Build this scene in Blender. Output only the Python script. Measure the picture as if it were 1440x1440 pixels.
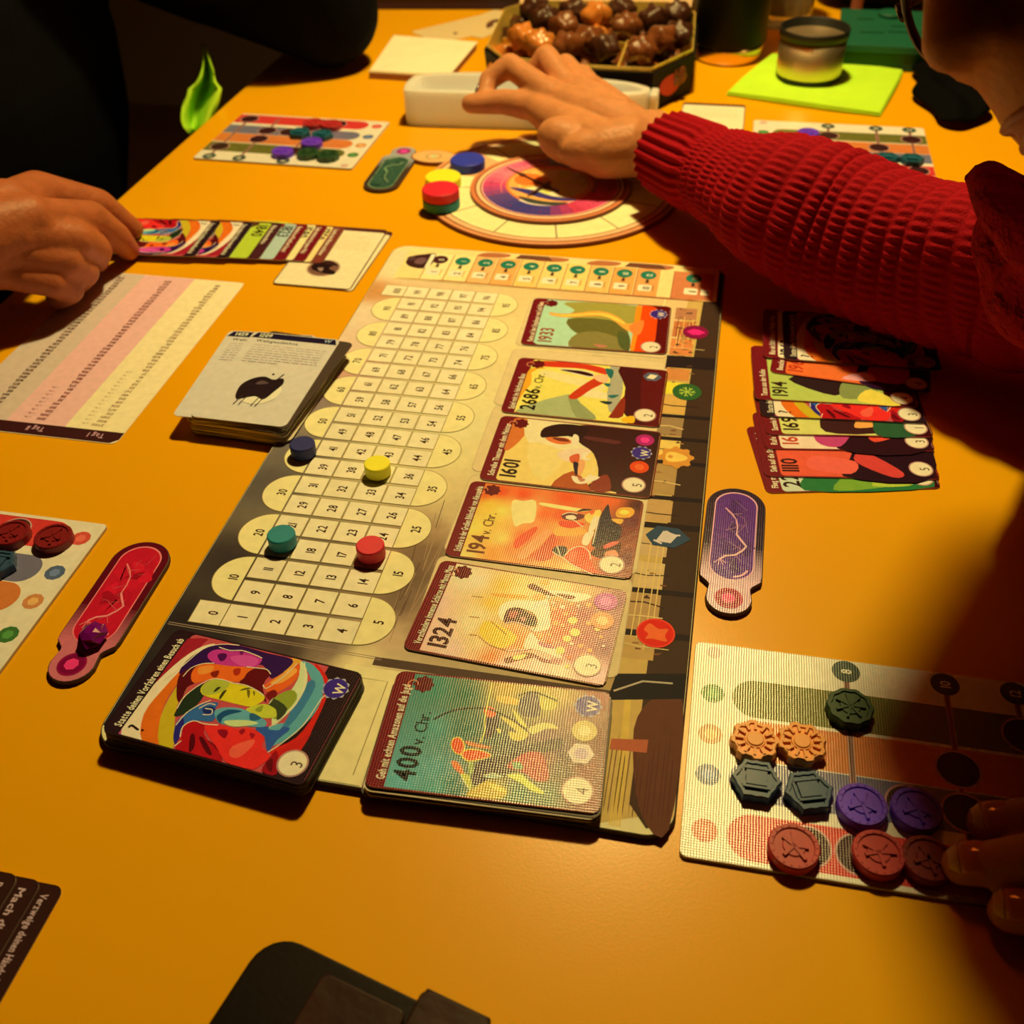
import bpy, bmesh, math, random
import numpy as np
from mathutils import Matrix, Vector
random.seed(7)
for o in list(bpy.data.objects): bpy.data.objects.remove(o)
SC = bpy.context.scene
COL = SC.collection
# ------------------------------------------------------------------ camera
F = 1412.0                                   # focal length in pixels of the 1440 px frame
CAM = np.array([0.2155, -0.1930, 0.3260])
RW = np.array([[0.97966582, 0.19902786, -0.02535337],
               [-0.11383381, 0.65542907, 0.74662882],
               [0.16521727, -0.72856066, 0.66475756]])   # world -> camera rows
def p2w(u, v, z=0.0):                        # pixel -> point on the horizontal plane at height z
    d = RW.T @ np.array([(u-720)/F, -(v-720)/F, -1.0])
    return CAM + d*((z-CAM[2])/d[2])
def dep(u, v, d):                            # pixel -> point at depth d in front of the camera
    return CAM + (RW.T @ np.array([(u-720)/F, -(v-720)/F, -1.0]))*d
cam = bpy.data.objects.new('camera', bpy.data.cameras.new('camera'))
COL.objects.link(cam)
cam.data.sensor_width = 36; cam.data.lens = F/1440*36
mw = Matrix.Identity(4)
for i in range(3):
    for j in range(3): mw[i][j] = RW[j][i]
    mw[i][3] = CAM[i]
cam.matrix_world = mw
cam.data.clip_start = 0.02
cam.data.dof.use_dof = True; cam.data.dof.focus_distance = 0.44; cam.data.dof.aperture_fstop = 12.0
SC.camera = cam
# ------------------------------------------------------------------ light
SC.view_settings.view_transform = 'Standard'; SC.view_settings.look = 'None'
SC.view_settings.exposure = 0.0; SC.view_settings.gamma = 1.0
try: SC.view_settings.use_curve_mapping = False
except Exception: pass
w = bpy.data.worlds.new('world'); SC.world = w; w.use_nodes = True
w.node_tree.nodes['Background'].inputs[0].default_value = (1.0, 0.45, 0.2, 1)
w.node_tree.nodes['Background'].inputs[1].default_value = 0.006
LAMP = (0.148, 0.685, 0.86)
# ------------------------------------------------------------------ helpers
def srgb(c):
    c = np.array(c, float)/255.0
    return np.where(c <= 0.04045, c/12.92, ((c+0.055)/1.055)**2.4)
ILL = np.array([0.86, 0.62, 0.26])
def pc(r, g, b, k=1.0):                      # colour as seen under the warm lamp -> surface colour
    return tuple(np.clip(srgb((r, g, b))/ILL*k, 0.004, 0.92))
MATS = {}
def mat(name, col, rough=0.5, metal=0.0, var=0.08, scale=60.0, bump=0.0, bscale=300.0, spec=0.5, trans=0.0, coat=0.0, emit=None, ior=1.45):
    if name in MATS: return MATS[name]
    m = bpy.data.materials.new(name); m.use_nodes = True; MATS[name] = m
    nt = m.node_tree; b = nt.nodes['Principled BSDF']; L = nt.links
    b.inputs['Roughness'].default_value = rough; b.inputs['Metallic'].default_value = metal
    b.inputs['Specular IOR Level'].default_value = spec; b.inputs['IOR'].default_value = ior
    b.inputs['Transmission Weight'].default_value = trans
    b.inputs['Coat Weight'].default_value = coat; b.inputs['Coat Roughness'].default_value = 0.15
    tc = nt.nodes.new('ShaderNodeTexCoord')
    n = nt.nodes.new('ShaderNodeTexNoise'); n.inputs['Scale'].default_value = scale; n.inputs['Detail'].default_value = 3
    L.new(tc.outputs['Object'], n.inputs['Vector'])
    mx = nt.nodes.new('ShaderNodeMix'); mx.data_type = 'RGBA'
    c = np.array(col[:3])
    mx.inputs['A'].default_value = (*np.clip(c*(1-var), 0, 1), 1); mx.inputs['B'].default_value = (*np.clip(c*(1+var), 0, 1), 1)
    L.new(n.outputs['Fac'], mx.inputs['Factor']); L.new(mx.outputs['Result'], b.inputs['Base Color'])
    if bump:
        n2 = nt.nodes.new('ShaderNodeTexNoise'); n2.inputs['Scale'].default_value = bscale; n2.inputs['Detail'].default_value = 4
        L.new(tc.outputs['Object'], n2.inputs['Vector'])
        bp = nt.nodes.new('ShaderNodeBump'); bp.inputs['Strength'].default_value = bump; bp.inputs['Distance'].default_value = 0.001
        L.new(n2.outputs['Fac'], bp.inputs['Height']); L.new(bp.outputs['Normal'], b.inputs['Normal'])
    if emit: 
        b.inputs['Emission Color'].default_value = (*emit[:3], 1); b.inputs['Emission Strength'].default_value = emit[3]
    return m
def print_mat(name, rough, linen, spec=0.5):
    m = bpy.data.materials.new(name); m.use_nodes = True; MATS[name] = m
    nt = m.node_tree; b = nt.nodes['Principled BSDF']; L = nt.links
    at = nt.nodes.new('ShaderNodeAttribute'); at.attribute_name = 'Ink'
    tc = nt.nodes.new('ShaderNodeTexCoord')
    n = nt.nodes.new('ShaderNodeTexNoise'); n.inputs['Scale'].default_value = 220; n.inputs['Detail'].default_value = 4
    L.new(tc.outputs['Object'], n.inputs['Vector'])
    mr = nt.nodes.new('ShaderNodeMapRange'); mr.inputs['To Min'].default_value = 0.86; mr.inputs['To Max'].default_value = 1.12
    L.new(n.outputs['Fac'], mr.inputs['Value'])
    vm = nt.nodes.new('ShaderNodeVectorMath'); vm.operation = 'SCALE'
    L.new(at.outputs['Color'], vm.inputs[0]); L.new(mr.outputs['Result'], vm.inputs['Scale'])
    L.new(vm.outputs[0], b.inputs['Base Color'])
    b.inputs['Roughness'].default_value = rough; b.inputs['Specular IOR Level'].default_value = spec
    if linen:                                # woven finish pressed into the card stock
        waves = []
        for ax in 'XY':
            wv = nt.nodes.new('ShaderNodeTexWave'); wv.bands_direction = ax; wv.inputs['Scale'].default_value = 310
            wv.inputs['Distortion'].default_value = 1.2; wv.inputs['Detail'].default_value = 1
            L.new(tc.outputs['Object'], wv.inputs['Vector']); waves.append(wv)
        ad = nt.nodes.new('ShaderNodeMath'); ad.operation = 'ADD'
        L.new(waves[0].outputs['Fac'], ad.inputs[0]); L.new(waves[1].outputs['Fac'], ad.inputs[1])
        bp = nt.nodes.new('ShaderNodeBump'); bp.inputs['Strength'].default_value = linen; bp.inputs['Distance'].default_value = 0.00005
        L.new(ad.outputs[0], bp.inputs['Height']); L.new(bp.outputs['Normal'], b.inputs['Normal'])
    return m
print_mat('card_print', 0.20, 0.6, 0.28); print_mat('board_print', 0.5, 0.0, 0.05); print_mat('paper_print', 0.6, 0.0, 0.15); print_mat('mat_print', 0.22, 0.8, 0.75)
XF = {}                                      # object -> world matrix of its thing
def link(o, parent=None):
    COL.objects.link(o)
    if parent is not None: o.parent = parent
    return o
def tag(o, label, cat, group=None):
    o['label'] = label; o['category'] = cat
    if group: o['group'] = group
    return o
def thing(name, label, cat, loc=(0, 0, 0), rz=0.0, group=None):
    o = bpy.data.objects.new(name, None); o.empty_display_size = 0.01; link(o)
    o.location = loc; o.rotation_euler = (0, 0, rz)
    XF[o.name] = Matrix.Translation(Vector(loc)) @ Matrix.Rotation(rz, 4, 'Z')
    return tag(o, label, cat, group)
def xf(o): return XF.get(o.name, Matrix.Identity(4)) if o is not None else Matrix.Identity(4)
def part(name, verts, faces, material, parent=None, smooth=False, world=True, bevel=0.0, cols=None, label=None):
    """one mesh object; verts in world space unless world=False (then in the thing's own space)"""
    V = np.array(verts, float).reshape(-1, 3)
    if parent is not None and world:
        mi = np.array(xf(parent).inverted()); V = V @ mi[:3, :3].T + mi[:3, 3]
    me = bpy.data.meshes.new(name); me.from_pydata(V.tolist(), [], faces)
    if cols is not None:
        ca = me.color_attributes.new('Ink', 'FLOAT_COLOR', 'CORNER')
        arr = np.ones((len(me.loops), 4), np.float32); k = 0
        for p, c in zip(faces, cols):
            arr[k:k+len(p), :3] = c; k += len(p)          # c: one colour, or one for each corner
        ca.data.foreach_set('color', arr.ravel())
    if smooth: me.polygons.foreach_set('use_smooth', [True]*len(me.polygons))
    o = bpy.data.objects.new(name, me); link(o, parent)
    if parent is not None: XF[o.name] = xf(parent)
    me.materials.append(MATS[material] if isinstance(material, str) else material)
    if bevel:
        b = o.modifiers.new('bevel', 'BEVEL'); b.width = bevel; b.segments = 2; b.limit_method = 'ANGLE'; b.angle_limit = 0.7
    if label: o['label'] = label
    return o
def struct(o): o['kind'] = 'structure'; return o
def box_vf(x0, x1, y0, y1, z0, z1):
    v = [(x0, y0, z0), (x1, y0, z0), (x1, y1, z0), (x0, y1, z0), (x0, y0, z1), (x1, y0, z1), (x1, y1, z1), (x0, y1, z1)]
    return v, [(3, 2, 1, 0), (4, 5, 6, 7), (0, 1, 5, 4), (1, 2, 6, 5), (2, 3, 7, 6), (3, 0, 4, 7)]
def prism_vf(poly, z0, z1):
    n = len(poly); v = [(x, y, z0) for x, y in poly] + [(x, y, z1) for x, y in poly]
    return v, [tuple(range(n-1, -1, -1)), tuple(range(n, 2*n))] + [(i, (i+1) % n, n+(i+1) % n, n+i) for i in range(n)]
def rrect(w, h, r, n=6, cx=0, cy=0):
    pts = []
    for (sx, sy, a0) in ((1, 1, 0), (-1, 1, 90), (-1, -1, 180), (1, -1, 270)):
        for i in range(n+1):
            a = math.radians(a0+90*i/n)
            pts.append((cx+sx*(w/2-r)+r*math.cos(a), cy+sy*(h/2-r)+r*math.sin(a)))
    return pts
def circle(cx, cy, r, n=40, ry=None):
    ry = r if ry is None else ry
    return [(cx+r*math.cos(2*math.pi*i/n), cy+ry*math.sin(2*math.pi*i/n)) for i in range(n)]
def lathe_vf(prof, n=40, c=(0, 0, 0), caps=True):
    v = []; f = []
    for r, z in prof:
        for i in range(n):
            a = 2*math.pi*i/n; v.append((c[0]+r*math.cos(a), c[1]+r*math.sin(a), c[2]+z))
    for k in range(len(prof)-1):
        for i in range(n):
            j = (i+1) % n; f.append((k*n+i, k*n+j, (k+1)*n+j, (k+1)*n+i))
    if caps and prof[0][0] > 1e-6: f.append(tuple(range(n-1, -1, -1)))
    if caps and prof[-1][0] > 1e-6: f.append(tuple((len(prof)-1)*n+i for i in range(n)))
    return v, f
def merge(*vfs):
    V = []; Fc = []
    for v, f in vfs:
        k = len(V); V += [tuple(p) for p in v]; Fc += [tuple(i+k for i in q) for q in f]
    return V, Fc
def spline(pts, n=6, closed=True):
    P = [np.array(p, float) for p in pts]; N = len(P); out = []
    for i in range(N if closed else N-1):
        if closed: a, b, c, d = P[i-1], P[i], P[(i+1) % N], P[(i+2) % N]
        else: a, b, c, d = P[max(i-1, 0)], P[i], P[i+1], P[min(i+2, N-1)]
        for k in range(n):
            t = k/n
            out.append(0.5*((2*b)+(c-a)*t+(2*a-5*b+4*c-d)*t*t+(-a+3*b-3*c+d)*t**3))
    if not closed: out.append(P[-1])
    return out
# ---- lettering: glyph outlines of the built-in font, tessellated once
CH = "ABCDEFGHIJKLMNOPQRSTUVWXYZabcdefghijklmnopqrstuvwxyz0123456789?.,-+ÄÖÜäöüß"
GL = {}
def glyphs():
    obs = []
    for off in (0.0, 0.022):
        for ch in CH:
            cu = bpy.data.curves.new('g', 'FONT'); cu.body = ch; cu.resolution_u = 2; cu.offset = off; cu.fill_mode = 'FRONT'
            o = bpy.data.objects.new('g', cu); COL.objects.link(o); obs.append((ch, off > 0, o))
    bpy.context.view_layer.update(); dg = bpy.context.evaluated_depsgraph_get()
    for ch, bold, o in obs:
        me = bpy.data.meshes.new_from_object(o.evaluated_get(dg))
        V = np.array([v.co[:2] for v in me.vertices]).reshape(-1, 2); Fc = [tuple(p.vertices) for p in me.polygons]
        if len(V) == 0: continue
        GL[(ch, bold)] = (V, Fc, V[:, 0].min(), V[:, 0].max())
        bpy.data.meshes.remove(me)
    for ch, bold, o in obs:
        cu = o.data; bpy.data.objects.remove(o); bpy.data.curves.remove(cu)
glyphs()
def text_vf(s, bold=False, track=0.07):
    x = 0.0; V = []; Fc = []
    for ch in s:
        if (ch, bold) not in GL: x += 0.28; continue
        gv, gf, a, b = GL[(ch, bold)]; k = len(V)
        V += [(p[0]-a+x, p[1]) for p in gv]; Fc += [tuple(i+k for i in q) for q in gf]
        x += b-a+track
    return np.array(V).reshape(-1, 2), Fc, x-track
class Art:
    """flat print: coloured outlines laid on a horizontal surface; M maps millimetres of the sheet to metres"""
    STEP = 2.5e-6
    def __init__(s, z, M=None):
        s.z = z; s.M = M if M is not None else Matrix.Identity(4); s.v = []; s.f = []; s.c = []; s.k = 1; s.hold = False
    def raw(s, xy, faces, col):
        k = len(s.v); z = s.z+s.k*s.STEP
        s.v += [(p[0], p[1], z) for p in xy]
        for q in faces:
            s.f.append(tuple(i+k for i in q)); s.c.append(col)
    def face(s, xy, col):
        xy = np.array(xy)
        a = np.sum(xy[:, 0]*np.roll(xy[:, 1], -1)-np.roll(xy[:, 0], -1)*xy[:, 1])
        if a < 0: xy = xy[::-1]
        s.raw(xy, [tuple(range(len(xy)))], col); s.k += not s.hold
    def tw(s, pts):
        return [(s.M @ Vector((x/1000, y/1000, 0)))[:2] for x, y in pts]
    def mm(s, pts, col, smooth=0):
        if smooth: pts = spline(pts, smooth)
        s.face(s.tw(pts), col)
    def px(s, pts, col, smooth=4, crop=None):
        if crop: pts = [(crop[0]+x*crop[2], crop[1]+y*crop[2]) for x, y in pts]
        if smooth: pts = spline(pts, smooth)
        s.face([p2w(u, v, s.z)[:2] for u, v in pts], col)
    def grad(s, x0, x1, y0, y1, ctrl, nx=34, ny=22, power=2.6):
        """soft colour wash: a grid of quads coloured from nearby control colours (x, y, colour)"""
        P = np.array([(c[0], c[1]) for c in ctrl]); C = np.array([c[2] for c in ctrl]); g = []; cl = []
        for j in range(ny+1):
            for i in range(nx+1):
                x = x0+(x1-x0)*i/nx; y = y0+(y1-y0)*j/ny; d = np.hypot(P[:, 0]-x, P[:, 1]-y)+.4; w = d**-power
                g.append((x, y)); cl.append(tuple((w[:, None]*C).sum(0)/w.sum()))
        k = len(s.v); z = s.z+s.k*s.STEP; s.v += [(p[0], p[1], z) for p in s.tw(g)]
        for j in range(ny):
            for i in range(nx):
                q = [j*(nx+1)+i, j*(nx+1)+i+1, (j+1)*(nx+1)+i+1, (j+1)*(nx+1)+i]; s.f.append(tuple(k+e for e in q)); s.c.append([cl[e] for e in q])
        s.k += 1
    def disc(s, x, y, r, col, n=28, ry=None): s.mm(circle(x, y, r, n, ry), col)
    def loc(s, u, v):                         # pixel -> sheet millimetres
        p = s.M.inverted() @ Vector(p2w(u, v, s.z)); return p.x*1000, p.y*1000
    def ring(s, x, y, r, wd, col, n=32): s.band(circle(x, y, r, n), wd, col, True)
    def band(s, pts, wd, col, closed=False, taper=False):
        P = np.array(pts, float); n = len(P); A = []; B = []
        for i in range(n):
            a = P[i-1] if (closed or i > 0) else P[i]; b = P[(i+1) % n] if (closed or i < n-1) else P[i]
            t = b-a; t = t/(np.linalg.norm(t)+1e-9); nn = np.array([-t[1], t[0]])*wd/2*((1-0.8*i/(n-1)) if taper else 1)
            A.append(P[i]+nn); B.append(P[i]-nn)
        xy = s.tw(A+B); m = n if closed else n-1
        s.raw(xy, [(n+i, n+(i+1) % n, (i+1) % n, i) for i in range(m)], col); s.k += not s.hold
    def pband(s, pts, wd, col, smooth=4, crop=None, taper=False):
        if crop: pts = [(crop[0]+x*crop[2], crop[1]+y*crop[2]) for x, y in pts]
        pts = [s.loc(u, v) for u, v in pts]
        if smooth: pts = spline(pts, smooth, False)
        s.band(pts, wd, col, taper=taper)
    def text(s, t, x, y, size, col, rot=0, bold=False, align='l', width=None, sx=0.85):
        V, Fc, wdt = text_vf(t, bold)
        if len(V) == 0: return
        kx = size*sx*1.25 if width is None else width/wdt
        V = V*np.array([kx, size*1.25])
        if align == 'c': V = V-np.array([wdt*kx/2, size*0.45])
        a = math.radians(rot); ca, sa = math.cos(a), math.sin(a)
        s.raw(s.tw([(x+p[0]*ca-p[1]*sa, y+p[0]*sa+p[1]*ca) for p in V]), Fc, col); s.k += not s.hold
    def build(s, name, parent, material): return part(name, s.v, s.f, material, parent, cols=s.c)
def frame(cx, cy, rz): return Matrix.Translation((cx, cy, 0)) @ Matrix.Rotation(rz, 4, 'Z')
def fit(corners, z):
    """centre and heading of a sheet from the pixels of its corners: left-bottom, right-bottom, right-top, left-top"""
    P = [p2w(u, v, z)[:2] for u, v in corners]; c = sum(P)/4
    d = (P[1]-P[0])+(P[2]-P[3]); e = (P[3]-P[0])+(P[2]-P[1])
    a = math.atan2(d[1], d[0]); b = math.atan2(-e[0], e[1])
    return c[0], c[1], (a+b)/2
def copy_tree(o, parent=None):
    c = o.copy(); COL.objects.link(c); c.parent = parent
    for ch in o.children: copy_tree(ch, c)
    return c
# ------------------------------------------------------------------ the room and the table
mat('floor_wood', (0.10, 0.035, 0.012), 0.5, var=0.3, scale=8); mat('wall_paint', (0.16, 0.09, 0.05), 0.8, var=0.05)
mat('table_laminate', (0.84, 0.405, 0.002), 0.27, var=0.03, scale=9, bump=0.03, bscale=900, spec=0.35)
mat('table_edge', (0.45, 0.2, 0.03), 0.5); mat('table_leg', (0.2, 0.09, 0.03), 0.5)
v, f = box_vf(-1.7, 2.1, -1.5, 2.6, -0.79, -0.74); struct(part('floor', v, f, 'floor_wood'))
for nm, b in (('wall_back', (-1.75, 2.15, 2.6, 2.65, -0.74, 1.75)), ('wall_front', (-1.75, 2.15, -1.55, -1.5, -0.74, 1.75)),
              ('wall_left', (-1.75, -1.7, -1.5, 2.6, -0.74, 1.75)), ('wall_right', (2.1, 2.15, -1.5, 2.6, -0.74, 1.75)),
              ('ceiling', (-1.75, 2.15, -1.55, 2.65, 1.75, 1.8))):
    v, f = box_vf(*b); struct(part(nm, v, f, 'wall_paint'))
TX0, TX1, TY0, TY1 = -0.237, 0.455, -0.16, 1.24
t = thing('dining_table', 'long dining table with an orange yellow top', 'table', ((TX0+TX1)/2, 0.5, -0.74))
v, f = prism_vf(rrect(TX1-TX0, TY1-TY0, 0.02, 5, (TX0+TX1)/2, (TY0+TY1)/2), -0.026, 0.0)
part('table_top', v, f, 'table_laminate', t, bevel=0.002)
v, f = merge(box_vf(TX0+.06, TX1-.06, TY0+.06, TY0+.08, -.1, -.026), box_vf(TX0+.06, TX1-.06, TY1-.08, TY1-.06, -.1, -.026),
             box_vf(TX0+.06, TX0+.08, TY0+.08, TY1-.08, -.1, -.026), box_vf(TX1-.08, TX1-.06, TY0+.08, TY1-.08, -.1, -.026))
part('apron', v, f, 'table_leg', t)
for lx in (TX0+.085, TX1-.085):
    for ly in (TY0+.085, TY1-.085):
        v, f = lathe_vf([(0.018, -0.74), (0.022, -0.1), (0.028, -0.03)], 16, (lx, ly, 0)); part('leg', v, f, 'table_leg', t, smooth=True)
# pendant lamp over the table, above the frame: its bulb shines down, its orange shade glows
mat('lamp_shade', (0.9, 0.4, 0.1), 0.7, emit=(1.0, 0.22, 0.02, 4.5)); mat('lamp_black', (0.02, 0.02, 0.02), 0.4); mat('bulb_glass', (0.9, 0.8, 0.6), 0.3, emit=(1.0, 0.72, 0.36, 14))
lx, ly, lz = LAMP
t = thing('pendant_lamp', 'pendant lamp with glowing orange shade hanging over the table', 'lamp', (lx, ly, lz))
v, f = lathe_vf([(0.15, 0.0), (0.15, 0.002), (0.075, 0.17), (0.02, 0.178), (0.02, 0.174), (0.073, 0.166), (0.146, 0.002)], 48, (lx, ly, lz-0.03), False); part('lamp_shade', v, f, 'lamp_shade', t, smooth=True)
v, f = lathe_vf([(0.004, 0.14), (0.004, 1.75-lz-.02), (0.045, 1.75-lz-.018), (0.045, 1.75-lz)], 16, (lx, ly, lz)); part('cord', v, f, 'lamp_black', t)
v, f = lathe_vf([(0.0, 0.03), (0.02, 0.035), (0.03, 0.055), (0.026, 0.08), (0.014, 0.105), (0.014, 0.14), (0.0, 0.141)], 24, (lx, ly, lz)); part('bulb', v, f, 'bulb_glass', t, smooth=True)
ld = bpy.data.lights.new('bulb_light', 'SPOT'); ld.energy = 36.0; ld.color = (1.0, 0.80, 0.27); ld.shadow_soft_size = 0.035; ld.spot_size = math.radians(150); ld.spot_blend = 0.7
lo = bpy.data.objects.new('bulb_light', ld); link(lo); lo.location = (lx, ly, lz)
# ------------------------------------------------------------------ the game board
BW, BL, BZ = 226.0, 421.0, 0.003
mat('board_core', (0.035, 0.02, 0.015), 0.6)
gb = thing('game_board', 'long game board printed with a winding number track and sepia riverside scene', 'game board', (BW/2000, BL/2000, 0))
v, f = prism_vf([(x/1000, y/1000) for x, y in rrect(BW, BL, 11, 8, BW/2, BL/2)], 0, BZ); part('board_body', v, f, 'board_core', gb, bevel=0.0006)
A = Art(BZ, Matrix.Identity(4))
cream = pc(222, 190, 110); track = pc(232, 208, 112); cellb = pc(240, 218, 128); dk = pc(70, 48, 30); blackb = pc(34, 26, 20)
A.mm(rrect(BW-1.2, BL-1.2, 10.5, 8, BW/2, BL/2), cream)
# sepia scenery under the track: dark shore at the front left, pale haze further up, wooden quay between track and cards
WASH = [(150, 1010, (40, 30, 24)), (200, 950, (42, 31, 24)), (255, 880, (44, 32, 24)), (320, 790, (58, 44, 32)), (380, 680, (92, 76, 54)), (420, 640, (110, 92, 66)), (440, 560, (136, 108, 80)), (470, 520, (200, 140, 96)), (490, 480, (218, 174, 116)), (505, 440, (222, 184, 122)), (525, 410, (200, 130, 60)), (560, 380, (226, 190, 118)),
        (500, 700, (190, 160, 92)), (560, 640, (206, 178, 100)), (600, 560, (214, 186, 106)), (640, 600, (222, 194, 114)), (700, 480, (226, 190, 106)), (660, 560, (224, 194, 110)), (640, 640, (222, 190, 106)), (620, 690, (214, 178, 100)), (610, 745, (170, 128, 74)), (600, 775, (128, 92, 54)), (575, 810, (112, 80, 48)), (565, 850, (120, 88, 54)), (545, 895, (196, 154, 94)), (500, 930, (226, 190, 110)), (640, 720, (200, 164, 94)), (590, 870, (160, 120, 72)), (450, 760, (120, 98, 62)), (400, 850, (80, 62, 42)),
        (300, 905, (46, 35, 27)), (400, 912, (74, 54, 38)), (470, 910, (126, 96, 64)), (520, 1000, (226, 194, 114)), (540, 1090, (226, 194, 118)), (680, 740, (200, 164, 94)), (720, 650, (206, 170, 100)), (760, 560, (214, 176, 104)), (800, 440, (226, 186, 104)), (820, 420, (214, 160, 84)), (900, 700, (190, 140, 70)), (900, 1100, (214, 164, 74)), (880, 900, (170, 126, 64))]
A.grad(.8, BW-.8, 9, BL-9, [(*A.loc(u, v), pc(*c)) for u, v, c in WASH], 46, 80, 3.2)
A.mm([(97, 57.5), (226-15, 57.5), (226-15, 62), (97, 62)], pc(84, 58, 36))
for y in (63.5, 64.6): A.mm([(2, y), (100, y-3), (100, y-2.6), (2, y+.4)], pc(150, 118, 76))
for i in range(16):
    x = random.uniform(96, 108); y = random.uniform(66, 150); A.band([(x, y), (x+random.uniform(-3, 3), y+random.uniform(14, 40))], .35, random.choice([pc(90, 62, 38), pc(160, 120, 72)]))
# right-hand strip: quay wall, posts and the dark river edge
A.mm([(196, 1), (225.2, 12), (225.2, 378), (205, 378), (199, 300), (198, 120)], pc(196, 150, 66))
A.mm([(209, 12), (216, 3), (222, 6), (225.2, 14), (225.2, 378), (214, 378), (212, 300), (209, 120)], pc(62, 38, 20))
A.mm([(207, 45), (213, 10), (224, 4), (225, 60), (214, 62)], pc(96, 48, 24), 4)
A.hold = True
for i in range(14):
    x = 200+i*1.75+random.uniform(-.4, .4); A.mm([(x, 6+random.uniform(0, 8)), (x+.35, 6), (x+.35, 34+random.uniform(-12, 16)), (x, 34)], pc(84, 34, 24))
for i in range(5): A.band([(203+i*.9, 2), (203.6+i*.7, 24), (202+i*.5, 60)], .5, pc(214, 164, 60))
A.hold = False; A.k += 1
A.mm([(199, 34), (213, 35), (213, 41), (199, 39)], pc(176, 84, 44))
A.mm([(195, 57), (226-1, 63), (226-1, 76), (197, 71)], pc(28, 20, 18)); A.band([(197, 62), (208, 69), (220, 70)], .9, pc(180, 150, 100))
for y0, y1, c in ((80, 92, (186, 138, 64)), (96, 118, (178, 130, 66)), (120, 138, (204, 160, 86)), (142, 160, (196, 152, 84)), (166, 182, (190, 140, 70)), (186, 210, (170, 126, 60)),
                  (214, 230, (224, 176, 70)), (234, 250, (150, 112, 60)), (254, 270, (206, 150, 60)), (272, 284, (222, 190, 40)), (286, 298, (200, 120, 50)), (312, 330, (206, 116, 50)), (332, 350, (190, 104, 46)), (352, 366, (176, 110, 60))):
    A.mm([(198, y0), (211, y0+.4), (211, y1), (198, y1)], pc(*c))
for y0, y1 in ((92.5, 96), (118, 121), (161, 165), (182, 185), (210, 213), (230, 233), (250, 253), (298.5, 311)):
    A.mm([(197, y0), (225, y0+1), (225, y1+1), (197, y1)], pc(36, 22, 18))
A.hold = True
for i in range(46):
    y = random.uniform(80, 372); x = random.uniform(199, 211)
    A.mm([(x, y), (x+random.uniform(.4, 4), y+.2), (x+random.uniform(.4, 4), y+random.uniform(.8, 2.4)), (x, y+1)], random.choice([pc(120, 70, 36), pc(80, 44, 26), pc(150, 96, 46)]))
for i in range(22):
    x = 200+random.uniform(0, 11); y = random.uniform(318, 340)
    A.band([(x, y), (x+.3, y+random.uniform(8, 24))], .45, random.choice([pc(232, 170, 80), pc(120, 44, 30)]))
A.hold = False; A.k += 1
for y in (88, 104, 112, 130, 150, 172, 196, 222, 242, 262, 320, 342):
    A.band([(197+random.uniform(0, 2), y), (204, y+random.uniform(-1, 1)), (211+random.uniform(0, 8), y+random.uniform(-1.5, 1.5))], random.uniform(.4, .9), random.choice([pc(60, 34, 22), pc(220, 176, 96), pc(50, 28, 20)]))
for x in (200.5, 203, 206.5, 209):
    A.band([(x, 84+random.uniform(0, 10)), (x+.4, 138+random.uniform(0, 20))], .5, pc(216, 170, 84))
# fisherman's boat and pole beside the pale slots
A.mm([(150, 297), (190, 295), (196, 300), (160, 304), (148, 302)], pc(80, 34, 20), 4)
A.band([(190, 366), (192, 412)], .8, pc(234, 196, 110))
# empty card outlines
for (cx, cy, rz) in ((152, 336, 0), (152, 275, 0), (153, 217, 0), (154, 157, 0), (153, 97, 0)):
    pts = rrect(90, 57.5, 4, 5, cx, cy); A.mm(pts, pc(196, 158, 96)); A.mm(rrect(89.2, 56.7, 3.8, 5, cx, cy), pc(214, 176, 104))
A.mm(rrect(20, 52, 2.5, 5, 97, 27), pc(150, 120, 70)); A.mm(rrect(19.2, 51.2, 2.4, 5, 97, 27), pc(226, 196, 118))
for y in (2, 54): A.mm([(86, y), (110, y), (110, y+.5), (86, y+.5)], pc(140, 110, 60))
A.mm([(86, 1), (110, 1), (110, 56), (86, 56)], pc(228, 196, 112)); A.band([(106, 5), (106, 50), (92, 50)], .4, pc(150, 118, 60))
# number track: rows of cells with a round end every fifth number
XC = (17.5, 32.2, 47.4, 62.6, 77.8, 92.0); PY = 15.05; Y0 = 73.0
def row_y(j): return Y0+PY*j
outline = pc(150, 118, 56)
def cap(cx, y0, y1, side, g, col):
    yc = (y0+y1)/2; ry = (y1-y0)/2+6.3; x0 = cx-6.6 if side > 0 else cx+6.6
    A.mm([(x0+g*side*0+side*(14.3+g)*math.cos(q), yc+(ry+g)*math.sin(q)) for q in np.linspace(-math.pi/2, math.pi/2, 22)], col)
CELLS = [(XC[i], row_y(j)) for j in range(20) for i in range(1, 5)]+[(XC[0], Y0), (XC[0], row_y(19))]
A.hold = True
for g, lay in ((.35, 0), (0, 1)):
    for j in range(0, 20, 2): cap(XC[5], row_y(j), row_y(j+1), 1, g, track if lay else outline)
    for j in range(1, 19, 2): cap(XC[0], row_y(j), row_y(j+1), -1, g, track if lay else outline)
    for x, y in CELLS:
        w0, h0 = 7.1+g, 6.4+g; tone = random.uniform(.95, 1.04)
        A.mm([(x-w0, y-h0), (x+w0, y-h0), (x+w0, y+h0), (x-w0, y+h0)], tuple(np.clip(np.array(cellb)*tone, 0, .92)) if lay else outline)
    A.k += 1
A.hold = False
A.build('track_print', gb, 'board_print')
N = Art(BZ+A.k*Art.STEP, Matrix.Identity(4)); N.hold = True
ink = pc(58, 30, 16)
def num(n, x, y): N.text(str(n), x+1.6, y, 5.2, ink, 90, True, 'c', sx=.7)
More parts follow.
